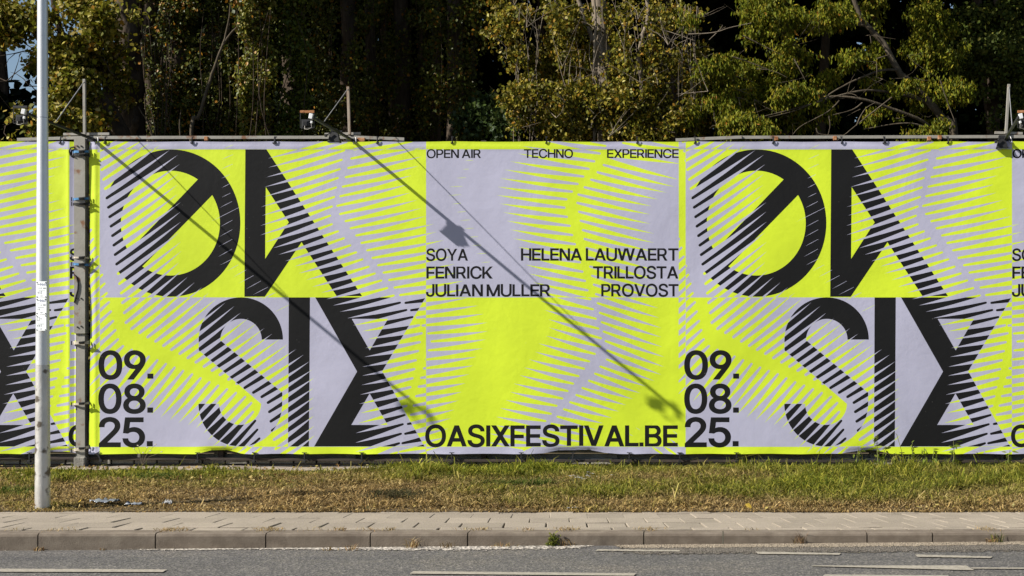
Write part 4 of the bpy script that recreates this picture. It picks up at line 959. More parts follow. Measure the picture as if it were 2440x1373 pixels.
# ================================================================== floodlight arms
def arm(root_px, end_px, mast, stay_f, label, lamps, cross):
    """root_px on the banner plane, end_px at t=.903; mast (top, foot) px; lamps: list of (fraction, style)"""
    r0 = pt(*root_px); r0.y = 14.0; e = pt(*end_px, .903)
    g = empty('floodlight_arm', r0, label, 'light', 'floodlight arms reaching over the banner')
    b = MB(); b.bar(r0+Vector((0, .12, .02)), e, .022, .023, bev=.003); b.box(r0+Vector((0, .05, .01)), (.10, .12, .045), bev=.006); _child(b, 'boom', M_DARK, g)
    mt = pt(*mast[0], 1.0); mf = pt(*mast[1], 1.0); mt.y = mf.y = 14.02
    b = MB(); b.bar(mf, mt, .026, .026, up=(0, 1, 0), bev=.003); _child(b, 'mast', M_STEEL if mast[2] == 's' else M_MAST, g)
    sp = r0+(e-r0)*stay_f+Vector((0, 0, .03)); b = MB(); b.tube([mt+Vector((0, 0, -.02)), sp], .0045, 6); _child(b, 'stay', M_GALV, g)
    b = MB(); ca, cb = pt(*cross[0]), pt(*cross[1]); ca.y = cb.y = 14.06; b.bar(ca, cb, .025, .02, up=(0, 1, 0), bev=.002); _child(b, 'cross_bar', M_STEEL, g)
    b = MB(); q = [r0+Vector((.02, -.02, .0)), r0+Vector((.03, -.04, -.03)), r0+Vector((.05, -.03, -.02)), r0+Vector((.04, 0, .04))]; b.tube(q, .005, 6); _child(b, 'cable', M_GALV, g)
    for f, style in lamps:
        c = r0+(e-r0)*f
        if style == 'box':
            c = c+Vector((-.047, 0, -.024)); b = MB()                    # tapered housing, open face down
            tp, bt = (.034, .02), (.053, .034)
            vs = [c+Vector((sx*tp[0], sy*tp[1], .04)) for sx, sy in ((-1, -1), (1, -1), (1, 1), (-1, 1))]+[c+Vector((sx*bt[0], sy*bt[1], -.045)) for sx, sy in ((-1, -1), (1, -1), (1, 1), (-1, 1))]
            b.add(vs, [[0, 1, 2, 3], [4, 7, 6, 5], [0, 4, 5, 1], [1, 5, 6, 2], [2, 6, 7, 3], [3, 7, 4, 0]])
            b.box(c+Vector((0, 0, -.048)), (.115, .074, .012), bev=.003); b.box(c+Vector((0, 0, .05)), (.05, .04, .025), bev=.004)
            for k in range(5): b.box(c+Vector((0, -.02+k*.01, .058)), (.056, .005, .026))
            b.bar(c+Vector((.02, 0, .05)), c+Vector((.075, 0, .05)), .02, .012); o = _child(b, 'floodlight_housing', M_DARK, g)
            b = MB(); b.box(c+Vector((0, 0, -.0565)), (.098, .062, .004)); gl = _child(b, 'lamp_glass', M_GLASS, g); gl.parent = o
            b = MB(); k = c+Vector((-.066, -.05, .004)); b.box(k, (.022, .03, .024), bev=.004); b.bar(k, k+Vector((.05, .01, .03)), .012, .01); _child(b, 'shade_flap', M_DARK, g)
        else:
            # bracket frame with a rusty cross piece, a white box and the lamp tipped towards the banner
            sx = -1 if style == 'other' else 1
            b = MB(); b.box(c+Vector((-.055*sx, -.01, .055)), (.125, .014, .022), bev=.003); _child(b, 'bracket_bar', M_DARK if style == 'plain' else M_ORUST, g)
            b = MB()
            for dx in (-.115, .005): b.bar(c+Vector((dx*sx, -.01, .045)), c+Vector((dx*sx, -.01, -.085)), .006, .006)
            b.bar(c+Vector((-.115*sx, -.01, -.085)), c+Vector((.005*sx, -.01, -.085)), .006, .006); _child(b, 'bracket_frame', M_DARK, g)
            b = MB(); M = Matrix.Rotation(R(12*sx), 3, 'Y'); b.box(c+Vector((-.017*sx, -.03, .012)), (.034, .026, .046), M, bev=.004); b.box(c+Vector((-.012*sx, -.03, -.04)), (.018, .02, .022), M, bev=.003); _child(b, 'white_junction_box', M_WHITE, g)
            b = MB(); hc = c+Vector((-.072*sx, .03, -.045)); vs = []
            for yy, w, h in ((-.016, .026, .018), (0, .042, .035), (.018, .048, .041)):
                vs += [hc+Vector((sx_*w, yy, sz*h)) for sx_, sz in ((-1, -1), (1, -1), (1, 1), (-1, 1))]
            fs = [[0, 1, 2, 3][::-1], [8, 9, 10, 11]]
            for s_ in (0, 4):
                for k in range(4): fs.append([s_+k, s_+(k+1) % 4, s_+4+(k+1) % 4, s_+4+k])
            b.add(vs, fs); b.box(hc+Vector((0, .021, 0)), (.102, .008, .088), bev=.003); o = _child(b, 'floodlight_housing', M_BLACKP, g)
            b = MB(); b.box(hc+Vector((0, .0268, 0)), (.088, .004, .074)); gl = _child(b, 'lamp_glass', M_GLASS, g); gl.parent = o
            b = MB(); q = [c+Vector((-.01*sx, -.05, -.055)), c+Vector((-.005*sx, -.05, -.09)), c+Vector((-.04*sx, -.05, -.105)), c+Vector((-.07*sx, -.04, -.1)), c+Vector((-.075*sx, -.02, -.07))]; b.tube(q, .0028, 6); _child(b, 'lamp_lead', M_STEEL, g)
    return g
M_GLASS, _t, _n, _b = new_mat('lamp_glass'); _b.inputs['Base Color'].default_value = (.25, .27, .28, 1); _b.inputs['Roughness'].default_value = .08; _b.inputs['Specular IOR Level'].default_value = .7
arm((224, 338), (65, 271), ((199, 188), (200, 320), 's'), .6, 'leftmost floodlight arm, its lamp showing left of the lamp post', [(1.0, 'plain')], ((145, 318), (255, 317)))
arm((838, 338), (745, 280), ((828, 206), (832, 320), 'r'), .72, 'middle floodlight arm with rusty mast, thin stay and two lamps', [(.335, 'box'), (.97, 'end')], ((770, 318), (856, 316)))
arm((2398, 336), (2427, 280), ((2405, 200), (2398, 318), 's'), .5, 'rightmost floodlight arm, with a leaning grey mast and a lamp low on the rail', [(.02, 'box'), (.97, 'other')], ((2373, 314), (2440, 316)))

# ================================================================== lamp post with number plates
M_POLE = surf('pale_pole', [(.3, (.62, .62, .63)), (.7, (.72, .72, .73))], scale=3, bump=.05, bscale=60, rough=.42, metal=.62)
M_POLEB = surf('weathered_pole', [(.3, (.44, .42, .39)), (.55, (.58, .56, .53)), (.75, (.68, .66, .62))], scale=7, bump=.2, rough=.45, metal=.6, stretch=(1, 1, .6), mottled=(11, .58, .66, (.14, .115, .09)))
PT = .75; PX = (101.6-CX)*PT/PPM; PY = WALL_Y*PT; PZ = verge_z(PX, PY)
pole = empty('lamp_post', (PX, PY, PZ), 'pale metal lamp post carrying three white number plates, standing on the verge edge', 'post')
zz = lambda py: CAM_Z+(CY-py)*PT/PPM
b = MB(); b.tube([(PX, PY, PZ-.3), (PX, PY, zz(1200)), (PX, PY, zz(1000)), (PX, PY, zz(870))], [.053, .0525, .0495, .0475], 28); _child(b, 'lower_shaft', M_POLEB, pole)
b = MB(); b.tube([(PX, PY, zz(870)+.0005), (PX, PY, zz(640)), (PX, PY, zz(281.5))], [.0470, .0432, .0368], 28); _child(b, 'middle_shaft', M_POLE, pole)
b = MB(); b.tube([(PX, PY, zz(280.5)), (PX, PY, zz(0)), (PX, PY, 6.6)], [.0366, .0352, .030], 28); _child(b, 'upper_shaft', M_POLE, pole)
b = MB(); b.tube([(PX, PY, zz(281.6)), (PX, PY, zz(280.4))], .0360, 24); _child(b, 'joint', M_DARK, pole)
b = MB(); b.tube([(PX+.016, PY-.036, zz(211)), (PX+.018, PY-.046, zz(211))], .005, 8); _child(b, 'bolt', M_GALV, pole)
b = MB(); b.tube([(PX, PY, 6.6), (PX, PY, 6.64)], [.033, .02], 20); _child(b, 'cap', M_DARK, pole)

M_PLATE = surf('white_plate', [(.3, (.68, .71, .72)), (.7, (.78, .80, .80))], scale=8, bump=.03, rough=.35)
M_PBLUE, _t, _n, _b = new_mat('plate_blue'); _b.inputs['Base Color'].default_value = (.02, .035, .16, 1)
M_PGREY, _t, _n, _b = new_mat('plate_grey'); _b.inputs['Base Color'].default_value = (.10, .11, .12, 1)
ROT = Matrix.Rotation(R(-9), 3, 'Z')
def glyph_mesh(mb, txt, x0, zbase, h, s, org, y):
    """digits as small flat letters on a plate; counters are cut by tessellation"""
    from mathutils.geometry import tessellate_polygon
    pen = x0
    for ch in txt:
        if ch == ' ': pen += h*.45; continue
        if ch == '1': polys, l, r = [np.array([(.18, 0), (.18+s, 0), (.18+s, 1), (.18, 1)]), np.array([(0, .72), (.18, .86), (.18, 1), (0, .88)])], 0, .18+s
        else: polys, l, r, _ = glyph(ch, s)
        if ch == '1': groups = [[p] for p in polys]
        elif ch in ROUND:
            groups = []
            for p in sorted(polys, key=lambda q: -np.prod(q.max(0)-q.min(0))):
                for g in groups:
                    if (p.min(0) > g[0].min(0)-.01).all() and (p.max(0) < g[0].max(0)+.01).all(): g.append(p); break
                else: groups.append([p])
        else: groups = [[p] for p in polys]
        for g in groups:
            loops = [[Vector((a, b, 0)) for a, b in p] for p in g]; flat = [v for lp in loops for v in lp]
            tri = tessellate_polygon(loops)
            mb.add([org+ROT @ Vector((pen+(v.x-l)*h, y, zbase+v.y*h)) for v in flat], [list(t) for t in tri])
        pen += (r-l)*h+h*.13
    return pen
def plate(px0, py0, px1, py1, rows, label):
    t = .7445; c = pt((px0+px1)/2, (py0+py1)/2, t); w = (px1-px0)*t/PPM; h = (py1-py0)*t/PPM
    b = MB(); b.box(c, (w, .004, h), ROT, bev=.0015); o = _child(b, 'number_plate', M_PLATE, pole); o['label'] = label
    for nm, mat in (('numbers', M_PBLUE), ('fine_print', M_PGREY)):
        b = MB()
        for kind, txt, fx, fy, fh in rows:
            if (kind == 'n') != (nm == 'numbers'): continue
            if kind in 'nt': glyph_mesh(b, txt, (fx-.5)*w, (.5-fy)*h, fh*h, .17 if kind == 'n' else .2, c, -.0026)
            elif kind == 'l': b.box(c+ROT @ Vector(((fx+txt/2-.5)*w, -.0025, (.5-fy)*h)), (txt*w, .001, fh*h), ROT)
            elif kind == 'v': b.box(c+ROT @ Vector(((fx-.5)*w, -.0025, (.5-fy)*h)), (.02*w, .001, fh*h), ROT)
        if b.v: q = _child(b, nm, mat, pole); q.parent = o
    b = MB()
    for sx in (-1, 1):
        for sz in (-1, 1): p = c+ROT @ Vector((sx*(w/2-.007), -.002, sz*(h/2-.007))); b.tube([p, p+ROT @ Vector((0, -.003, 0))], .0038, 7)
    q = _child(b, 'rivets', M_DARK, pole); q.parent = o
plate(85.7, 671, 112.6, 710, [('n', '9660', .36, .25, .14), ('l', .22, .1, .17, .03), ('t', '0', .44, .44, .07), ('t', '100', .66, .46, .085), ('l', .2, .2, .4, .015), ('l', .62, .22, .57, .014), ('v', 0, .5, .68, .2), ('t', '0 6', .14, .73, .09), ('t', '1 9', .4, .93, .08)], 'upper white plate reading 9660')
plate(85.4, 711, 112.4, 749.5, [('n', '9661', .36, .22, .14), ('l', .22, .1, .13, .03), ('l', .16, .1, .34, .016), ('t', '0', .44, .46, .07), ('t', '150', .66, .46, .085), ('l', .62, .16, .56, .014), ('t', '1 2', .14, .73, .09), ('t', '1 8', .4, .92, .08)], 'middle white plate reading 9661')
plate(85, 750.5, 112, 788.5, [('l', .22, .1, .14, .014), ('l', .22, .1, .36, .014), ('v', 0, .1, .25, .22), ('v', 0, .32, .25, .22), ('t', '0', .44, .28, .08), ('l', .62, .18, .57, .014), ('v', 0, .5, .68, .16), ('t', '0 8', .12, .73, .09), ('t', '1 9', .4, .93, .08)], 'lowest white plate with a printed square and no big number')

# ================================================================== trees
def leaves(name, P, size, mat, parent, cols, droop=.5, wid=.55, rng=RNG, face=None):
    """folded pointed leaves: P base points, size per leaf, colours per leaf"""
    n = len(P); size = np.broadcast_to(size, (n,)) if np.ndim(size) == 0 else size
    d = rng.normal(0, 1, (n, 3)); d[:, 2] -= droop*1.8; d /= np.linalg.norm(d, axis=1)[:, None]
    q = rng.normal(0, 1, (n, 3))
    if face is not None: q += np.array(face)
    nn = q-d*(q*d).sum(1)[:, None]; nn /= np.linalg.norm(nn, axis=1)[:, None]
    s = np.cross(d, nn); L = size*rng.uniform(.65, 1.25, n); Wd = L*wid*.5
    fold = rng.uniform(.05, .35, n)*Wd
    V = np.zeros((n, 6, 3))
    V[:, 0] = P; V[:, 1] = P+d*(L*.38)[:, None]+s*Wd[:, None]+nn*fold[:, None]; V[:, 2] = P+d*(L*.72)[:, None]+s*(Wd*.66)[:, None]+nn*(fold*.6)[:, None]
    V[:, 3] = P+d*L[:, None]; V[:, 4] = P+d*(L*.72)[:, None]-s*(Wd*.66)[:, None]+nn*(fold*.6)[:, None]; V[:, 5] = P+d*(L*.38)[:, None]-s*Wd[:, None]+nn*fold[:, None]
    i = np.arange(n)[:, None]*6
    F = np.concatenate([np.hstack([i, i+1, i+2, i+3]), np.hstack([i, i+3, i+4, i+5])])
    return np_mesh(name, V.reshape(-1, 3), F, np.repeat(cols, 6, 0), mat, parent)

def palette(n, cols, weights, rng=RNG, jit=.28):
    c = np.array(cols)[rng.choice(len(cols), n, p=np.array(weights)/np.sum(weights))]
    return c*rng.uniform(1-jit, 1+jit, (n, 1))*rng.uniform(.93, 1.07, (n, 3))

def cluster(blobs, per_twig=14, spread=.09, rng=RNG, shell=.5, thin=None, fs=3.2, fz=1.0):
    """blobs: (cx,cy,cz,rx,ry,rz,n leaves) -> leaf base points gathered on twigs; thin opens gaps between the sprays"""
    out = []
    for cx, cy, cz, rx, ry, rz, n in blobs:
        m = max(1, int(n/per_twig*(1.0 if thin is None else 1.9))); u = rng.normal(0, 1, (m, 3)); u /= np.linalg.norm(u, axis=1)[:, None]
        r = rng.uniform(shell**3, 1, m)**(1/3); lump = 1+.25*np.array([mnoise.noise(Vector(x*2.2)+Vector((cx, cz, 0))) for x in u])
        c = np.array([cx, cy, cz])+u*(r*lump)[:, None]*np.array([rx, ry, rz])
        if thin is not None and m > 3:
            v = np.array([mnoise.noise(Vector((p[0]*fs, p[1]*fs, p[2]*fs*fz)))+.6*mnoise.noise(Vector((p[0]*fs*2.7, p[1]*fs*2.7, p[2]*fs*2.7*fz))) for p in c])
            c = c[v+rng.normal(0, .06, m) > thin]
            if not len(c): continue
        k = np.repeat(np.arange(len(c)), per_twig); p = c[k]+rng.normal(0, spread, (len(k), 3))*np.array([1, 1, .8]); out.append(p)
    return np.concatenate(out)

def blob(px, py, rpx, rpy, t, n, depth=None):
    c = pt(px, py, t); s = t/PPM
    return (c.x, c.y, c.z, rpx*s, depth if depth is not None else max(rpx, rpy)*s*.7, rpy*s, n)

M_BARK = surf('bark', [(.3, (.028, .020, .014)), (.55, (.062, .046, .033)), (.75, (.115, .09, .066))], scale=9, detail=8, bump=.9, bscale=28, rough=.95, spec=.1, stretch=(1, 1, .25), bdist=.02)
M_PALEBARK = surf('pale_bark', [(.3, (.10, .08, .058)), (.55, (.19, .155, .115)), (.75, (.29, .245, .19))], scale=8, detail=8, bump=.6, bscale=30, rough=.9, spec=.15, stretch=(1, 1, .3), bdist=.012)
M_MIDBARK = surf('grey_brown_bark', [(.3, (.04, .032, .022)), (.55, (.085, .068, .047)), (.75, (.15, .122, .088))], scale=10, detail=8, bump=.8, bscale=40, rough=.92, spec=.1, stretch=(1, 1, .4), bdist=.012)
M_LEAF = attr_mat('leaf', rough=.55, spec=.09, trans=.3)
M_LEAFD = attr_mat('ivy_leaf', rough=.45, spec=.16, trans=.15)
M_FAR = attr_mat('far_leaf', rough=.7, spec=.04, trans=.08)

def limb(mb, pts_px, r0, r1, wob=.02, n=9):
    """pts_px: (px, py, t)"""
    P = [pt(*p) for p in pts_px]; Q = []; R_ = []
    k = max(3, 4*len(P)); L = len(P)-1; w_ = min(wob, r0*.12)
    for i in range(k+1):
        f = i/k*L; j = min(int(f), L-1); g = f-j
        p0 = P[max(j-1, 0)]; p1 = P[j]; p2 = P[j+1]; p3 = P[min(j+2, L)]
        q = .5*((2*p1)+(p2-p0)*g+(2*p0-5*p1+4*p2-p3)*g*g+(3*p1-p0-3*p2+p3)*g*g*g)
        Q.append(q+Vector((random.gauss(0, w_), random.gauss(0, w_), 0))*(1 if 0 < i < k else 0)); R_.append(r0+(r1-r0)*i/k)
    mb.tube(Q, R_, n); return Q

def twigs(mb, pts, n, l0, l1, rad, up=.3, rng=random):
    """fine bare twigs leaving given points"""
    for _ in range(n):
        p = Vector(rng.choice(pts)); d = Vector((rng.gauss(0, 1), rng.gauss(0, .7), rng.gauss(up, .6))).normalized(); L = rng.uniform(l0, l1)
        c = Vector((rng.gauss(0, .25), rng.gauss(0, .25), rng.gauss(0, .25))); q = [p+d*(L*f)+c*(L*f*f) for f in (0, .35, .7, 1)]
        mb.tube(q, [rad, rad*.8, rad*.55, rad*.25], 5, cap=False)

def tree(name, label, foot, trunk_px, r0, r1, cat='tree', bark=None, group=None):
    base = Vector((foot[0], foot[1], .18)); root = empty(name, base, label, cat, group)
    mb = MB()
    for pts_px, a, b_ in trunk_px: limb(mb, pts_px, a, b_)
    return root, mb

def finish(root, mb, bark, tw=None, part='trunk'):
    o = _child(mb, part, bark, root)
    if tw is not None and tw.v: _child(tw, 'branches', bark, root)
    return o
def crown(root, P, size, mat, cols, name='crown', **k):
    return leaves(name, P-np.array(root.location), size, mat, root, cols, **k)

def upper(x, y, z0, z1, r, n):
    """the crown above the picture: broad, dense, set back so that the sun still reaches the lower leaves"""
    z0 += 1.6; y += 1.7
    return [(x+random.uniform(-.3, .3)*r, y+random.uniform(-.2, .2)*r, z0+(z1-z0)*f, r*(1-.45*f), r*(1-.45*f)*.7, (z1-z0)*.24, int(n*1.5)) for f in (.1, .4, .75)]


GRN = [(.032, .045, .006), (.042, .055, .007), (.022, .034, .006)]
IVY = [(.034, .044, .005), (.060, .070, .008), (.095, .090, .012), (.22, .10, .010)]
YEL = [(.185, .155, .015), (.25, .195, .025), (.105, .105, .010), (.25, .14, .014), (.42, .36, .13), (.055, .056, .008)]  # the pale cream entry paints sunlit highlights into the leaves

# 1 maple at the left, lit yellow-green
T = 1.16
root, mb = tree('maple_tree', 'yellow green maple crown leaning out behind the lamp post', (wx(300, T), 14*T), [
    ([(318, 900, T), (312, 420, T), (290, 330, T), (262, 280, T), (240, 235, T), (222, 205, T), (190, 150, T), (150, 80, T), (110, -60, T)], .10, .03),
    ([(314, 420, T), (300, 330, T+.01), (272, 270, T+.01), (258, 225, T+.01), (238, 140, T), (225, 40, T), (215, -150, T)], .07, .035),
    ([(240, 235, T), (180, 190, T), (120, 120, T-.01), (60, 60, T-.02), (-30, 20, T-.02)], .03, .012)], .1, .04)
bl = [blob(30, 55, 95, 55, T-.02, 2600), blob(185, 45, 95, 60, T-.03, 3000), blob(258, 48, 70, 50, T-.04, 2200), blob(150, 130, 75, 55, T-.02, 2000), blob(235, 130, 70, 70, T, 1500),
      blob(190, 205, 48, 38, T-.03, 1100), blob(150, 235, 22, 18, T-.04, 220), blob(105, 150, 40, 30, T-.01, 260), blob(160, 292, 60, 26, T-.06, 620), blob(95, 300, 45, 20, T-.07, 420), blob(25, 322, 26, 14, T-.07, 200),
      blob(45, 268, 16, 8, T-.07, 40), blob(130, 275, 30, 10, T-.07, 90), blob(228, 260, 30, 60, T-.02, 420), blob(290, 170, 40, 90, T+.02, 700)]
bl = [(*b[:6], int(b[6]*1.3)) for b in bl]
P = cluster(bl, 8, .055, shell=.1, thin=.08, fs=3.2)
crown(root, P, .057, M_LEAF, palette(len(P), [(.20, .17, .016), (.13, .13, .010), (.30, .24, .05), (.07, .075, .008), (.26, .13, .012), (.46, .40, .14)], [4, 4, 2, 3, .6, 1.0]), wid=.8, droop=.35, face=(-.5, -.9, .5))  # palest leaf tones stand for sun highlights, darkest ones for shade
U = cluster(upper(wx(150, T), 14*T+.6, 5.9, 12, 2.6, 1500)+[(wx(100, T), 14*T+.9, 6.5, 1.6, .6, .45, 1100)], 10, .25)
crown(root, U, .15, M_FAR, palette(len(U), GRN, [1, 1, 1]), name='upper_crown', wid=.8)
tw = MB(); twigs(tw, [pt(random.uniform(0, 300), random.uniform(60, 300), T-.02) for _ in range(40)], 46, .15, .5, .006)
limb(tw, [(188, 318, T-.05), (172, 290, T-.06), (128, 268, T-.06), (118, 258, T-.06)], .006, .003); limb(tw, [(122, 272, T-.06), (140, 250, T-.06), (168, 243, T-.06)], .006, .003, 0)
finish(root, mb, M_BARK, tw)

# 2 big dark trunk beside it, and slender ivy columns
T = 1.2
root, mb = tree('dark_trunk_tree', 'tall thick dark trunk with rough bark rising right of the maple', (wx(312, T), 14*T), [
    ([(318, 900, T), (314, 330, T), (310, 220, T), (306, 100, T), (304, -120, T), (300, -600, T)], .16, .11), ([(310, 330, T-.01), (322, 295, T-.02), (326, 280, T-.02)], .05, .03), ([(300, 60, T), (296, 0, T-.01), (290, -100, T-.01)], .05, .04)], .16, .1)
U = cluster(upper(wx(330, T), 14*T+.2, 6.1, 13, 2.4, 2200), 10, .25)
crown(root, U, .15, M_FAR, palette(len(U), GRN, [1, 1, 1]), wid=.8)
finish(root, mb, M_BARK)

def ivy(px0, px1, label, t, n, amber, h=(-130, 360), thick=.16, stems=6, name='ivy_tree', mix=None, size=.04, lit=0.):
    pc = (px0+px1)/2
    root, mb = tree(name, label, (wx(pc, t), 14*t), [([(pc+8, 900, t), (pc+4, 360, t), (pc, 180, t), (pc-4, 0, t), (pc-6, -140, t), (pc-8, -700, t)], thick, thick*.6)], thick, thick, group='ivy-clad trunks in a row behind the banner')
    hw = (px1-px0)/2; bl = []; k = 14
    for i in range(k):
        f = i/(k-1); y = h[0]+(h[1]-h[0])*f; ww = hw*(.7+.35*mnoise.noise(Vector((pc*.1, i*.7, 2)))+.2*f)
        bl.append(blob(pc+random.uniform(-.25, .25)*hw, y, max(14, ww), 34, t-.012, int(n*1.35)//k, depth=.30))
        if random.random() < .7: bl.append(blob(pc+random.choice((-1, 1))*hw*.8, y, hw*.3, 26, t-.025, n//k//4, depth=.15))
    P = cluster(bl, 6, .035, shell=.7, thin=-.22, fs=3.6, fz=.55)
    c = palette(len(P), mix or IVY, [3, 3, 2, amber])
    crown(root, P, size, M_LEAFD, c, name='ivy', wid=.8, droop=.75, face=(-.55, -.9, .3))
    tw = MB()
    for _ in range(stems):
        x = random.uniform(px0-12, px1+12); limb(tw, [(x+random.gauss(0, 14), 350, t-.03), (x+random.gauss(0, 9), 250, t-.035), (x+random.gauss(0, 9), 130, t-.03), (x+random.gauss(0, 14), 20, t-.03)], .006, .003, .006, 5)
    U = cluster(upper(wx(pc, t), 14*t+.3, 6.1, 12.5, 1.9, 1200), 10, .22)
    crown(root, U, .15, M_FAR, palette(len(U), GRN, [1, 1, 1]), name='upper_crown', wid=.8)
    finish(root, mb, M_BARK, tw); return root
ivy(330, 392, 'thin shaded ivy-clad trunk close to the right of the thick dark trunk', 1.25, 1300, .6, thick=.09, stems=5)
ivy(380, 470, 'amber-flecked ivy-clad trunk crossed by a slanting bare limb', 1.21, 5200, 1.3, stems=7)
ivy(480, 560, 'dense dark green ivy-clad trunk between the amber one and the lit one', 1.22, 4600, .35, stems=4)
ivy(578, 650, 'tallest brightly lit ivy column left of the middle floodlight arm', 1.17, 6200, .8, mix=[(.07, .08, .008), (.11, .11, .012), (.16, .14, .018), (.22, .12, .015)], stems=5)  # leaf colours raised so that this column reads as sunlit
ivy(664, 735, 'ivy column directly behind the middle floodlight lamp', 1.2, 5600, .25, mix=[(.045, .062, .007), (.075, .09, .009), (.11, .115, .012), (.15, .09, .012)], stems=2)

# slanting bare limb in front of the ivy
root, mb = tree('leaning_sapling', 'slim bare sapling slanting up to the right in front of the ivy', (wx(455, 1.15), 14*1.15), [
    ([(440, 900, 1.15), (456, 330, 1.15), (472, 285, 1.15), (492, 220, 1.15), (512, 160, 1.15), (530, 110, 1.15), (560, 70, 1.15), (620, 20, 1.15)], .024, .010),
    ([(530, 110, 1.15), (536, 90, 1.15), (548, 30, 1.15), (552, -60, 1.15)], .014, .008)], .03, .01)
tw = MB(); limb(tw, [(368, 335, 1.14), (352, 290, 1.14), (338, 270, 1.14), (330, 255, 1.14)], .008, .004, .004); limb(tw, [(372, 335, 1.14), (366, 285, 1.14), (358, 255, 1.14)], .007, .003, .004); limb(tw, [(430, 330, 1.14), (428, 290, 1.14), (432, 262, 1.14)], .009, .005, .003)
P = cluster([blob(600, 30, 60, 30, 1.15, 160)], 6, .06)
crown(root, P, .05, M_LEAFD, palette(len(P), IVY, [1, 1, 1, 1]), name='leaves', wid=.8)
finish(root, mb, M_MIDBARK, tw)

# 3 the dark recess: sparse hanging strands before deep shade
def strands(px0, px1, t, n, label, sz=.046, mix=None, amber=.6):
    root, mb = tree('hanging_creeper_tree', label, (wx((px0+px1)/2, t), 14*t), [([((px0+px1)/2, 900, t), ((px0+px1)/2+6, 200, t), ((px0+px1)/2-8, -300, t)], .12, .09)], .1, .1, group='shaded trees hung with creeper')
    bl = []
    for _ in range(n):
        x = random.uniform(px0, px1); y = random.uniform(-40, 330); L = random.uniform(14, 70)
        bl.append(blob(x, y, random.uniform(5, 14), L, t+random.uniform(-.05, .05), random.randint(45, 115), depth=.14))
    P = cluster(bl, 5, .05, shell=.2)
    crown(root, P, sz, M_LEAFD, palette(len(P), mix or IVY, [3, 3, 3, amber]), name='creeper', wid=.75, droop=.8)  # paler leaf tones stand in for glints of sun on the strands
    U = cluster(upper(wx((px0+px1)/2, t), 14*t-.2, 5.9, 13, 2.3, 2200), 10, .24)
    crown(root, U, .15, M_FAR, palette(len(U), GRN, [1, 1, 1]), name='upper_crown', wid=.8)
    tw = MB()
    for _ in range(9):
        x = random.uniform(px0, px1); limb(tw, [(x, random.uniform(-20, 60), t-.03), (x+random.gauss(0, 4), random.uniform(120, 200), t-.03), (x+random.gauss(0, 6), random.uniform(220, 330), t-.03)], .004, .002, .003, 4)
    finish(root, mb, M_BARK, tw)
strands(745, 900, 1.36, 95, 'shaded tree hung with creeper right behind the rusty mast')
strands(880, 1030, 1.42, 70, 'darkest creeper-hung tree, in the middle of the black recess')
strands(1010, 1150, 1.34, 75, 'creeper-hung tree at the left edge of the golden birch')
root = empty('bush', (wx(1140, 1.2), 14*1.2, .2), 'low dark green bush just above the banner, left of the golden birch', 'bush')
P = cluster([blob(1130, 285, 45, 35, 1.22, 700), blob(1210, 300, 30, 40, 1.16, 900), blob(1170, 250, 40, 25, 1.24, 350)], 8, .06); P2 = cluster([blob(1170, 600, 80, 300, 1.2, 700)], 8, .1)
crown(root, np.concatenate([P, P2]), .06, M_LEAFD, palette(len(P)+len(P2), [(.03, .05, .012), (.045, .065, .014), (.02, .035, .01)], [1, 1, 1]), wid=.8, droop=.5)

# 4 golden birch
T = 1.14
root, mb = tree('birch_tree', 'golden brown leafed birch with pale stems, standing behind the middle of the long banner', (wx(1440, T), 14*T), [
    ([(1450, 900, T+.02), (1448, 340, T+.02), (1440, 200, T+.02), (1432, 90, T+.02), (1425, -40, T+.02), (1415, -500, T+.02)], .13, .07),
    ([(1530, 340, T-.01), (1528, 180, T-.01), (1522, 138, T-.015), (1533, 80, T-.015), (1545, 40, T-.01), (1532, -60, T)], .028, .02),
    ([(1480, 500, T), (1470, 330, T), (1462, 230, T), (1452, 150, T), (1400, 70, T), (1360, -60, T)], .05, .02),
    ([(1416, 500, T-.01), (1416, 130, T-.01), (1420, 60, T-.01), (1412, -60, T-.01)], .016, .012)], .1, .05)
bl = []
for x, y, rx, ry, n in [(1300, 60, 110, 55, 2600), (1225, 45, 70, 45, 1300), (1400, 60, 100, 65, 2400), (1510, 60, 90, 70, 2000), (1620, 40, 80, 50, 1300), (1300, 150, 110, 55, 3000), (1420, 160, 110, 60, 2900), (1540, 165, 100, 60, 2400), (1640, 130, 70, 50, 1300),
                        (1270, 235, 75, 40, 1700), (1360, 240, 90, 55, 2600), (1470, 250, 90, 60, 2400), (1580, 250, 90, 60, 2200), (1660, 220, 50, 50, 900), (1300, 305, 80, 34, 1700), (1410, 310, 90, 34, 2200), (1530, 310, 90, 34, 1800), (1630, 310, 60, 30, 900), (1175, 15, 40, 35, 420), (1165, 75, 30, 50, 320), (1240, 270, 25, 22, 300)]:
    bl.append(blob(x, y, rx, ry, T+random.uniform(-.03, .05), int(n*1.1)))
P = cluster(bl, 6, .04, shell=0, thin=.1, fs=3.4, fz=.7)
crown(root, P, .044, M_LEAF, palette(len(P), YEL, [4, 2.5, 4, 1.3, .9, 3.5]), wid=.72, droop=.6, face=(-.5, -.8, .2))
U = cluster(upper(wx(1430, T), 14*T+.8, 6.0, 12, 2.6, 1600)+[(wx(1400, T), 14*T+.9, 6.5, 1.9, .6, .5, 1200)], 10, .25)
crown(root, U, .14, M_FAR, palette(len(U), YEL[:3], [1, 1, 1]), name='upper_crown', wid=.8)
tw = MB(); sp = [pt(random.uniform(1200, 1690), random.uniform(10, 330), T+random.uniform(-.05, .02)) for _ in range(200)]
twigs(tw, sp, 200, .12, .45, .0036, up=1.1)
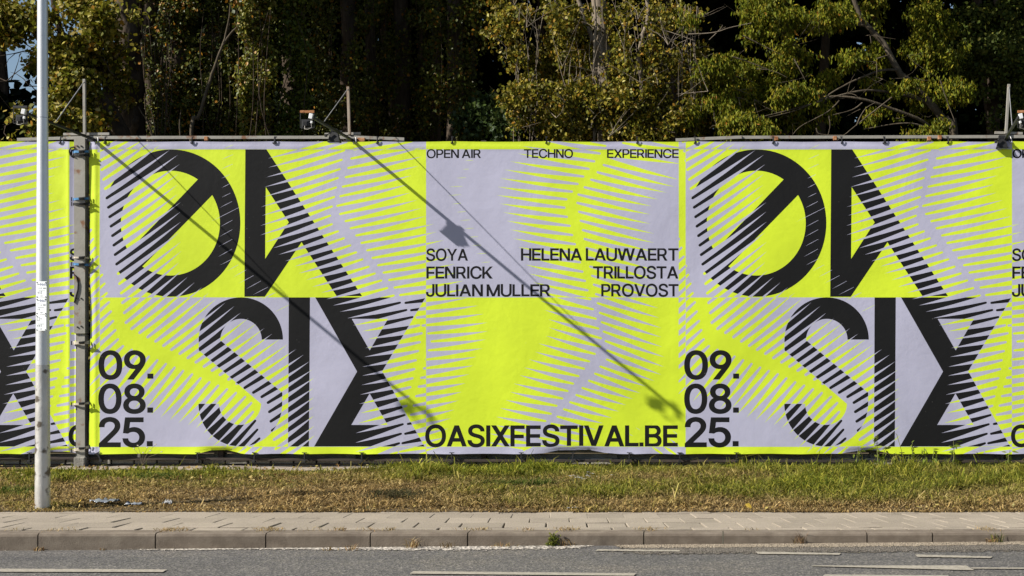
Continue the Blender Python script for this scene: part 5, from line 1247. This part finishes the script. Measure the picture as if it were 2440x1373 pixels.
for _ in range(34):
    x = random.uniform(1230, 1690); limb(tw, [(x+random.gauss(0, 12), 345, T-.01), (x+random.gauss(0, 6), 240, T-.015), (x+random.gauss(0, 8), 130, T-.01), (x+random.gauss(0, 16), 15, T)], .0055, .0022, .008, 5)
limb(tw, [(1640, 82, T-.05), (1700, 78, T-.05), (1740, 66, T-.05), (1790, 55, T-.05)], .007, .003, .002); limb(tw, [(1690, 95, T-.05), (1712, 74, T-.05), (1722, 60, T-.05)], .004, .002, .002)
finish(root, mb, M_PALEBARK, tw)

# 5 ash-leaved maple at the right with leaning trunk, long arching boughs and hanging leaflets
T = 1.13
root, mb = tree('ash_leaved_maple', 'large yellow green tree with a leaning trunk and arching boughs hanging over the banner', (wx(2290, T), 14*T), [
    ([(2300, 900, T), (2275, 340, T), (2250, 290, T), (2215, 245, T), (2175, 205, T), (2140, 165, T), (2110, 110, T), (2080, 75, T), (2050, 40, T), (2020, -60, T)], .052, .024),
    ([(2210, 245, T), (2160, 228, T-.01), (2105, 218, T-.01), (2060, 216, T-.015), (2010, 225, T-.02), (1960, 240, T-.02)], .018, .008),
    ([(2245, 325, T), (2190, 285, T-.01), (2120, 258, T-.015), (2060, 238, T-.02), (2000, 230, T-.02), (1970, 233, T-.02), (1910, 250, T-.02)], .021, .008),
    ([(2145, 167, T), (2100, 168, T-.01), (2060, 182, T-.015), (2010, 205, T-.02), (1960, 235, T-.02)], .015, .007),
    ([(2240, 318, T-.01), (2180, 296, T-.02), (2130, 296, T-.02), (2060, 308, T-.02)], .012, .005),
    ([(2060, 60, T), (2030, 55, T), (1990, 35, T), (1960, 10, T)], .02, .01)], .1, .05)
sp = []
bl = []
for x, y, rx, ry, n in [(1840, 15, 110, 40, 800), (1960, 25, 90, 40, 800), (2070, 15, 80, 35, 500), (2180, 50, 110, 60, 1500), (2150, 125, 90, 45, 900), (2240, 120, 60, 60, 800), (2280, 200, 40, 40, 400), (1720, 150, 60, 30, 350), (1840, 80, 70, 30, 500), (1930, 60, 60, 30, 500), (2030, 110, 40, 40, 350),
                        (1740, 210, 80, 45, 1600), (1830, 175, 70, 50, 1300), (1800, 240, 90, 40, 1700), (1700, 275, 60, 40, 1000), (1780, 300, 90, 30, 1400), (1890, 225, 60, 26, 600), (1860, 265, 70, 26, 700), (1900, 130, 50, 40, 350), (1990, 190, 60, 20, 380), (2030, 130, 25, 30, 220), (2060, 200, 40, 14, 180), (2110, 260, 40, 16, 170),
                        (2150, 200, 40, 20, 240), (2165, 290, 60, 24, 420), (2200, 235, 40, 14, 170), (2230, 185, 40, 25, 260), (2070, 270, 30, 16, 100), (1650, 60, 40, 40, 200), (2190, 320, 50, 14, 240), (2120, 130, 20, 14, 120), (2205, 230, 16, 14, 90), (2075, 70, 22, 16, 130), (2245, 290, 18, 10, 70), (2000, 260, 50, 14, 220), (1940, 285, 50, 18, 260)]:
    bl.append(blob(x, y, rx, ry, T+(random.uniform(.05, .09) if x > 2000 and rx > 42 and y < 270 else random.uniform(-.03, .02)), int(n*(.8 if x > 2000 else .95)), depth=rx*.6/PPM))
# compound leaves: five to seven leaflets hanging from one stalk
C = cluster(bl, 5, .04, shell=0, thin=.16, fs=3.0)
k = 6; P = np.repeat(C, k, 0); off = RNG.normal(0, .017, P.shape); off[:, 2] -= RNG.uniform(0, .04, len(P)); P = P+off
crown(root, P, .05, M_LEAF, palette(len(P), [(.12, .135, .009), (.18, .175, .013), (.065, .08, .007), (.23, .18, .016), (.24, .11, .012)], [4, 3, 3, 1.2, .15]), wid=.36, droop=1.2, face=(-.5, -.8, .1))
U = cluster(upper(wx(2000, T), 14*T+1.2, 6.1, 12, 3.0, 2200)+[(wx(1960, T), 14*T+.9, 6.5, 2.2, .6, .5, 1200)], 10, .25)
crown(root, U, .15, M_FAR, palette(len(U), GRN, [1, 1, 1]), name='upper_crown', wid=.7)
tw = MB()
for L in [[(1960, 240), (1860, 268), (1760, 290), (1700, 300)], [(1975, 228), (1900, 262), (1830, 280)], [(2125, 232), (2070, 275), (2020, 315), (1995, 335)], [(2000, 240), (1970, 268), (1910, 300), (1890, 320)], [(2055, 245), (2030, 262), (1985, 274)], [(1892, 140), (1908, 170), (1918, 190)], [(1880, 210), (1940, 225), (1965, 233)],
          [(1975, 275), (1978, 300), (1972, 325)], [(1945, 305), (1955, 320), (2010, 322)], [(2090, 140), (2115, 132), (2120, 130)], [(2040, 300), (2060, 262), (2085, 245)], [(2240, 190), (2255, 235), (2275, 290)], [(1770, 85), (1820, 110), (1860, 130)], [(1745, 135), (1790, 150), (1840, 170)]]:
    limb(tw, [(x, y, T-.03) for x, y in L], .0075, .0035, .006, 6)
twigs(tw, [pt(random.uniform(1700, 2250), random.uniform(40, 320), T-.02) for _ in range(60)], 70, .12, .4, .004, up=-.2)
finish(root, mb, M_MIDBARK, tw)

# 6 rounder green tree at the far right
T = 1.27
root, mb = tree('green_tree', 'round leafed dark green tree behind the rightmost floodlight arm', (wx(2390, T), 14*T), [
    ([(2380, 900, T), (2366, 330, T), (2364, 210, T), (2350, 140, T), (2335, 105, T), (2320, -60, T)], .09, .05), ([(2366, 208, T), (2330, 214, T), (2300, 200, T), (2290, 150, T)], .03, .015), ([(2440, 120, T), (2400, 60, T), (2370, 0, T)], .04, .03)], .1, .05)
bl = [blob(2320, 140, 55, 45, T-.03, 2200), blob(2400, 130, 60, 60, T-.03, 2600), blob(2350, 60, 80, 50, T, 2000), blob(2430, 40, 60, 60, T, 1600), blob(2280, 80, 50, 60, T, 1100), blob(2420, 220, 40, 40, T-.02, 900), blob(2330, 225, 40, 20, T-.02, 350), blob(2290, 180, 30, 20, T-.03, 400), blob(2400, 285, 50, 30, T-.04, 300)]
P = cluster(bl, 7, .045, shell=.3, thin=.0, fs=3)
crown(root, P, .05, M_LEAF, palette(len(P), [(.06, .08, .014), (.09, .105, .018), (.12, .12, .02), (.04, .055, .012)], [3, 3, 1.4, 3]), wid=.75, droop=.5, face=(-.5, -.8, .3))
U = cluster(upper(wx(2400, T), 14*T+.6, 6.3, 12.5, 2.8, 2400), 10, .25)
crown(root, U, .15, M_FAR, palette(len(U), GRN, [1, 1, 1]), name='upper_crown', wid=.8)
finish(root, mb, M_BARK)

# 7 neighbours outside the picture and the deep wood behind, one mass
for i, (x, y, lab) in enumerate([(-13.6, 19.5, 'dense tree standing next to the maple, away from the lamp post'), (-16.5, 21, 'dense tree farthest along the wood beyond the maple'), (6.2, 17.6, 'dense tree standing beyond the green tree')]):
    root = empty('dense_tree', (x, y, .2), lab, 'tree', 'trees continuing beside the picture'); mb = MB(); mb.tube([(x, y, .1), (x+.1, y, 4), (x, y+.1, 9)], [.2, .16, .07], 9); _child(mb, 'trunk', M_BARK, root)
    P = cluster([(x, y, 3.0, 1.5, 1.3, 1.8, 1500), (x, y, 6.5, 2.0, 1.9, 2.2, 2200), (x, y, 9.5, 1.4, 1.4, 2.2, 1200)], 10, .22, shell=.6)
    crown(root, P, .19, M_FAR, palette(len(P), GRN+[(.12, .10, .016)], [1, 1, 1, .6]), wid=.8)
DK = [(.007, .012, .003), (.010, .015, .004), (.006, .009, .003)]  # near-black leaf colours: the wood's deep shade is put into them
bl = []
for x in np.arange(-16, 14, 1.25):
    gap = -12.9 < x < -8.9
    for z in (1.2, 3.0, 4.6, 6.4, 8.4):
        if gap and 5.2 < z < 9: continue
        if gap and z == 4.6: z = 4.2
        bl.append((x+random.uniform(-.3, .3), 22+random.uniform(-.8, .8)+(.8 if z > 6 else 0), z, 1.15, .8, 1.2, 1300))
for x in np.arange(-24, 20, 1.8):
    for z in (2, 5, 8.5):
        if -16.6 < x < -10.6 and z > 4: continue
        bl.append((x, 27+random.uniform(-1, 1), z, 1.9, 1.2, 2.2, 1500))
for x in np.arange(-26, 22, 1.9):
    for z in (2.5, 6, 9.5):
        if -18.5 < x < -11.5 and z > 4: continue
        bl.append((x+random.uniform(-.3, .3), 31+random.uniform(-.6, .6), z, 2.0, 1.0, 2.3, 1500))
for x in np.arange(-7.0, 8, 1.9):                                   # unseen canopy added overhead to block skylight from the wood
    bl.append((x, 19.2, 8.8, 1.7, 1.8, 1.0, 650))
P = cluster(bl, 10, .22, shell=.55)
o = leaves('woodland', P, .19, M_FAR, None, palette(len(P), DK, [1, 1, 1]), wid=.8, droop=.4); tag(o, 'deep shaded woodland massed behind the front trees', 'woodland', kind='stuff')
mb = MB()
for _ in range(34):
    x = random.uniform(-13, 8); y = random.uniform(19.5, 24); mb.tube([(x, y, 0), (x+random.gauss(0, .1), y, 3), (x+random.gauss(0, .3), y, 7)], [.11, .09, .05], 7)
o = mb.build('woodland_trunks', M_BARK); tag(o, 'dim trunks standing deep in the woodland', 'woodland', kind='stuff')
# leafy bush seen through the gap beside the post
root = empty('bush', (wx(210, 1.08), 14*1.08, .2), 'yellow leafed bush glimpsed in the gap beside the steel post', 'bush')
P = cluster([(wx(212, 1.08), 15.1, 1.5, .35, .25, .5, 500), (wx(205, 1.08), 15.2, 2.5, .4, .3, .7, 800), (wx(250, 1.08), 15.25, 3.2, .7, .3, .4, 700)], 7, .06)
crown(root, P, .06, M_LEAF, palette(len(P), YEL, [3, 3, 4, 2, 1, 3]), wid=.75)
mb = MB(); twigs(mb, [Vector((wx(210, 1.08)+random.uniform(-.2, .2), 15.15, .3+k*.25)) for k in range(12)], 26, .4, .9, .006, up=1.5); _child(mb, 'stems', M_BARK, root)

# ================================================================== weeds, litter, fallen leaves
def blades(P0, n, h, lean, w, cols, rng, base=.01):
    """a tuft of bent blades round P0"""
    az = rng.uniform(0, 2*np.pi, n); ln = rng.uniform(.3, 1, n)*lean; hh = h*rng.uniform(.5, 1.1, n)
    B = np.array(P0)+np.stack([rng.normal(0, base, n), rng.normal(0, base, n), np.full(n, -.004)], 1)
    va = rng.uniform(0, 2*np.pi, n); Wv = np.stack([np.cos(va), np.sin(va), 0*va], 1)*(w*rng.uniform(.6, 1.2, n))[:, None]
    dx = np.stack([np.cos(az)*ln*hh, np.sin(az)*ln*hh, 0*az], 1); up = np.stack([0*az, 0*az, hh], 1)
    P = np.zeros((n, 5, 3)); m = B+dx*.35+up*.6; t = B+dx+up*np.clip(1-.3*ln, .2, 1)[:, None]
    P[:, 0] = B-Wv; P[:, 1] = B+Wv; P[:, 2] = m-Wv*.8; P[:, 3] = m+Wv*.8; P[:, 4] = t
    i = np.arange(n)[:, None]*5
    return P.reshape(-1, 3), np.concatenate([i+np.array([[0, 1, 3]]), i+np.array([[0, 3, 2]]), i+np.array([[2, 3, 4]])]), np.repeat(palette(n, cols, [1]*len(cols), rng), 5, 0)
DRYC = [(.30, .20, .085), (.22, .13, .06), (.36, .27, .14)]
GRNC = [(.09, .12, .02), (.13, .15, .03), (.06, .09, .015)]
def tuft(name, label, p, n, h, lean, cols, wd=.0028, group=None, base=.012, cat='weed'):
    r = np.random.default_rng(int(abs(p[0])*1000+p[1]*77) % 99991)
    V, F, Cc = blades((0, 0, 0), n, h, lean, wd, cols, r, base)
    o = np_mesh(name, V, F, Cc, M_GRASS); o.location = p; return tag(o, label, cat, group)
def on_road(px, py): x, y, z = road_pt(px, py, .004); return (x, min(y, kerb_y(x)-.01), .002)
def on_kerbtop(px): x = px_on_kerb(px); return (x, kerb_y(x)+.145, kerb_z(x)+.004)
G = 'dry weeds growing from the kerb joints'
KW = [(108, 1307, 26, .045, 1.2, DRYC, 'small dry weed at the foot of the kerb by the first open joint'), (255, 1307, 14, .03, 1.2, DRYC, 'tiny dry weed at the kerb foot, middle of the second kerb stone'),
      (785, 1310, 24, .035, 1.4, DRYC, 'low dry weed at the kerb foot, leftmost of two beside the gravel'), (838, 1310, 30, .05, 1.4, DRYC, 'straggly dry weed at the kerb foot, second of two beside the gravel'),
      (985, 1305, 34, .085, 1.1, DRYC, 'tall brown weed with dead stalks at the kerb foot'), (1068, 1305, 24, .07, 1.2, [(.12, .09, .05), (.16, .12, .06)], 'dark dead weed at the kerb foot left of an open joint'),
      (1183, 1303, 16, .045, 1.2, DRYC, 'small brown weed at the kerb foot right of the pale gravel'), (1215, 1303, 14, .05, 1.2, DRYC, 'small brown weed between the gravel end and the green weed'),
      (1352, 1300, 26, .07, 1.2, DRYC, 'dry brown weed leaning on the green leafy weed'), (1905, 1293, 44, .10, .9, [(.16, .11, .06), (.22, .15, .08), (.10, .07, .045)], 'bushy dead brown weed against the kerb'),
      (2368, 1288, 26, .11, .8, GRNC+DRYC[:1], 'upright green weed in the farthest kerb gutter'), (2360, 1292, 34, .05, 1.6, DRYC, 'flat brown weed around the upright green one')]
for px, py, n, h, l, cols, lab in KW: tuft('kerb_weed', lab, on_road(px, py), n, h, l, cols, group=G, base=.022)
KT = [(12, 14), (95, 18), (130, 20), (378, 60), (405, 50), (615, 60), (640, 40), (735, 22), (790, 44), (868, 30), (912, 34), (1113, 24), (1140, 30), (1245, 22), (1335, 40), (1352, 40), (1532, 26), (1553, 30), (1795, 12), (2350, 26), (2362, 34)]
for px, n in KT:
    tuft('dry_tuft', 'wispy straw coloured tuft in the joint between kerb and paving', on_kerbtop(px), n, .035, 2.2, [(.42, .31, .15), (.34, .24, .11), (.26, .19, .09)], .0022, 'straw tufts along the top of the kerb', .04)
# the green leafy weed in the kerb
p = on_road(1322, 1298); root = empty('leafy_weed', p, 'round bright green leafy weed growing out of the kerb', 'weed')
q = cluster([(p[0], p[1]-.008, .04, .035, .03, .032, 120), (p[0]-.03, p[1]-.014, .025, .024, .024, .02, 50)], 5, .012)
crown(root, q, .019, M_LEAF, palette(len(q), [(.11, .13, .02), (.17, .18, .03), (.08, .10, .02)], [1, 1, 1]), name='foliage', wid=.7, droop=-.2)
mb = MB()
for k in range(7): a = k*.9; mb.tube([Vector(p), Vector(p)+Vector((math.cos(a)*.03, math.sin(a)*.015-.008, .04))], [.003, .0015], 5)
_child(mb, 'stems', M_BARK, root)

# tall weeds by the foot of the banner
def stalk_weed(px, h, label, lv=9, lean=0., sz=.075):
    h *= .74; sz *= .85; x = wx(px, .985); y = 13.79; z = verge_z(x, y); root = empty('tall_weed', (x, y, z), label, 'weed', 'tall green weeds at the foot of the banner')
    mb = MB(); Q = [Vector((x+lean*h*f*f+random.gauss(0, .004), y, z+h*f)) for f in (0, .3, .6, 1)]; mb.tube(Q, [.005, .0045, .0035, .002], 6); _child(mb, 'stem', M_STEM, root)
    P = []
    for k in range(lv*2):
        f = .18+.82*(k/(lv*2)); P.append((x+lean*h*f*f+random.gauss(0, .012), y+random.gauss(0, .012), z+h*f))
    P = np.array(P); crown(root, P, sz, M_LEAF, palette(len(P), [(.12, .16, .02), (.17, .20, .03), (.09, .12, .018)], [1, 1, 1]), name='leaves', wid=.34, droop=.5, face=(-.4, -.9, .3))
M_STEM = surf('green_stem', [(.3, (.10, .12, .03)), (.7, (.17, .17, .05))], bump=.05)
for px, h, l, lab in [(2040, .26, .1, 'short tall weed left of the tallest one, before the hem'), (2092, .44, -.05, 'tallest green weed, overlapping the yellow hem of the banner'), (2104, .30, .1, 'leafy weed leaning against the tallest one'), (2133, .22, 0., 'shortest tall weed between the two leafy pairs'),
                      (2172, .36, .04, 'straight green weed reaching the hem below the black X'), (2206, .28, -.1, 'drooping green weed between the straight weed and the broad one'), (2224, .27, .05, 'broad leafy weed right of the drooping one'), (2274, .37, .0, 'last tall green weed, standing beside the dark rail'), (2402, .24, .1, 'small tall weed by the last wall post')]:
    stalk_weed(px, h, lab, lean=l)
# a dry umbel weed against the rail
x = wx(335, .99); root = empty('seed_weed', (x, 13.9, .24), 'dry weed with round seed heads before the dark rail under the date', 'weed'); mb = MB(); hd = MB()
for dx, h in ((-.05, .16), (-.02, .19), (.0, .12), (.03, .17), (.055, .14), (.08, .2), (.12, .13)):
    a = Vector((x, 13.9, .24)); c = Vector((x+dx*1.6, 13.9+random.uniform(-.03, .03), .24+h)); mb.tube([a, a.lerp(c, .5)+Vector((-dx*.2, 0, .02)), c], [.002, .0016, .0012], 5)
    for k in range(3): hd.tube([c+Vector((k*.004-.004, 0, 0)), c+Vector((k*.004-.004, 0, .009))], [.005, .003], 6)
_child(mb, 'stalks', M_PALEBARK, root); _child(hd, 'seed_heads', M_TAN, root)

# dark shaggy clump and white flowers in the grass
def verge_pt(px, py):
    t = .9
    for _ in range(40):
        x = (px-CX)*t/PPM; z = verge_z(x, 14*t); t = t*.5+.5*(CAM_Z-z)*PPM/(py-CY)
    return Vector(((px-CX)*t/PPM, 14*t, verge_z((px-CX)*t/PPM, 14*t)))
for px, py, n, h, cols, lab in [(945, 1186, 700, .085, [(.07, .06, .03), (.05, .05, .02), (.10, .085, .04)], 'dark shaggy hummock of grass at the front of the verge'), (1180, 1165, 500, .10, GRNC, 'lush green tuft of grass in the middle of the verge'), (370, 1143, 400, .085, [(.06, .09, .02), (.09, .12, .02)], 'dark green grass tuft on the verge beneath the black S'),
                                (1270, 1160, 420, .10, GRNC, 'lush green grass tuft left of the small white flowers'), (20, 1178, 300, .09, GRNC, 'green grass tuft left of the lamp post foot'), (2250, 1150, 420, .09, GRNC, 'bright green grass tuft below the second letter X'), (1900, 1148, 420, .09, GRNC+DRYC[:1], 'green grass tuft below the second letter S')]:
    tuft('grass_tuft', lab, verge_pt(px, py), n, h, 1.2, cols, .004, 'thicker tufts in the verge grass', .11)
fl = MB(); root = None; c0 = verge_pt(1388, 1160); root = empty('wild_flower_patch', c0, 'scatter of tiny white flowers in the green verge grass', 'flowers')
for _ in range(26):
    p = c0+Vector((random.gauss(0, .09), random.gauss(0, .14), random.uniform(.06, .11)))
    for k in range(5): a = k*1.257; fl.add([p, p+Vector((math.cos(a-.4)*.009, math.sin(a-.4)*.009, .004)), p+Vector((math.cos(a)*.013, math.sin(a)*.013, .003)), p+Vector((math.cos(a+.4)*.009, math.sin(a+.4)*.009, .004))], [[0, 1, 2, 3]])
_child(fl, 'petals', M_WHITE, root)
st = MB()
for _ in range(26): p = c0+Vector((random.gauss(0, .09), random.gauss(0, .14), 0)); st.tube([p, p+Vector((0, 0, .08))], .0012, 4)
_child(st, 'stalks', M_STEM, root)

# fallen leaves, as they lie
def fallen(n, xr, fr, name, label, cols, wts, size, z=.008, seed=1):
    r = np.random.default_rng(seed); X = r.uniform(*xr, n); P = []
    for x in X:
        f = r.uniform(*fr); y = pav_back_y(x)+(13.85-pav_back_y(x))*f; P.append((x, y, verge_z(x, y)+z+r.uniform(0, .03)))
    o = leaves(name, np.array(P), size, M_LEAF, None, palette(n, cols, wts, r), droop=0, wid=.8, face=(0, 0, 2.5), rng=r); return tag(o, label, 'leaves', kind='stuff')
FC = [(.42, .33, .12), (.50, .42, .20), (.30, .20, .08), (.22, .13, .06)]
FC2 = [(.34, .25, .08), (.40, .32, .13), (.24, .155, .055), (.17, .10, .04)]
fallen(1300, (-7, -2.8), (.4, .98), 'fallen_leaves', 'many small pale fallen leaves under the left end of the banner', FC2, [3, 2, 2, 2], .030, seed=2)
fallen(420, (-3.4, 3.4), (.0, .95), 'fallen_leaves', 'scattered pale fallen leaves among the verge grass', FC2, [3, 2, 2, 1], .03, seed=3)
fallen(260, (-6, 3.2), (-.01, .035), 'fallen_leaves', 'dry leaf litter along the back edge of the pavement', FC2, [1, 1, 3, 3], .03, z=.004, seed=4)
def big_leaf(px, py, label, colr, s=.075):
    p = verge_pt(px, py)+Vector((0, 0, .035)); r = np.random.default_rng(px)
    o = leaves('yellow_leaf', np.zeros((1, 3)), s, M_LEAF, None, np.array([colr]), droop=0, wid=.85, face=(-.6, -2, 1.2), rng=r); o.location = p; tag(o, label, 'leaf', 'single yellow leaves lying on the verge')
for px, py, lab, cc in [(192, 1205, 'bright yellow leaf lying right of the lamp post foot', (.62, .42, .05)), (1842, 1176, 'pale yellow leaf in the grass below the second date', (.55, .45, .15)), (2143, 1199, 'cream leaf in the dry grass below the second X', (.6, .5, .22)), (2363, 1196, 'orange and cream leaf in the dry grass near the far end of the verge', (.55, .33, .10)), (1776, 1212, 'golden leaf at the pavement edge below the second date', (.5, .36, .06))]: big_leaf(px, py, lab, cc)
# litter
def scrap(name, label, px, py, w, d, h, mat, seed, cat):
    r = random.Random(seed); p = verge_pt(px, py); n, m = 9, 6; V = []; F = []
    for i in range(n):
        for j in range(m):
            V.append((p.x+(i/(n-1)-.5)*w+r.gauss(0, w*.03), p.y+(j/(m-1)-.5)*d+r.gauss(0, d*.05), p.z+.012+h*abs(mnoise.noise(Vector((i*.55, j*.6, seed))))*1.6+r.uniform(0, h*.15)))
    for i in range(n-1):
        for j in range(m-1): F.append([i*m+j, (i+1)*m+j, (i+1)*m+j+1, i*m+j+1])
    b = MB(); b.add(V, F, True); o = b.build(name, mat); o.data.transform(Matrix.Translation(-p)); o.location = p
    md = o.modifiers.new('thickness', 'SOLIDIFY'); md.thickness = .0012
    tag(o, label, cat, 'plastic litter along the verge edge')
M_FILM = surf('clear_film', [(.3, (.12, .13, .15)), (.7, (.22, .24, .27))], scale=30, bump=.4, bscale=60, rough=.2, spec=.8)
M_FILM2 = surf('grey_white_film', [(.3, (.20, .20, .20)), (.7, (.36, .36, .36))], scale=30, bump=.4, bscale=60, rough=.4)
scrap('plastic_film', 'crumpled pale blue plastic film lying right of the lamp post', 252, 1201, .20, .10, .035, M_FILM, 3, 'litter')
scrap('plastic_film', 'thin strip of clear film between the blue film and the white bag', 318, 1206, .12, .05, .02, M_FILM, 8, 'litter')
scrap('plastic_bag', 'small crumpled white plastic bag at the verge edge', 400, 1206 , .065, .05, .04, M_FILM2, 5, 'bag')
scrap('paper_scrap', 'flat pale paper scrap at the pavement edge under the website lettering', 1365, 1215, .08, .05, .01, M_FILM2, 6, 'litter')
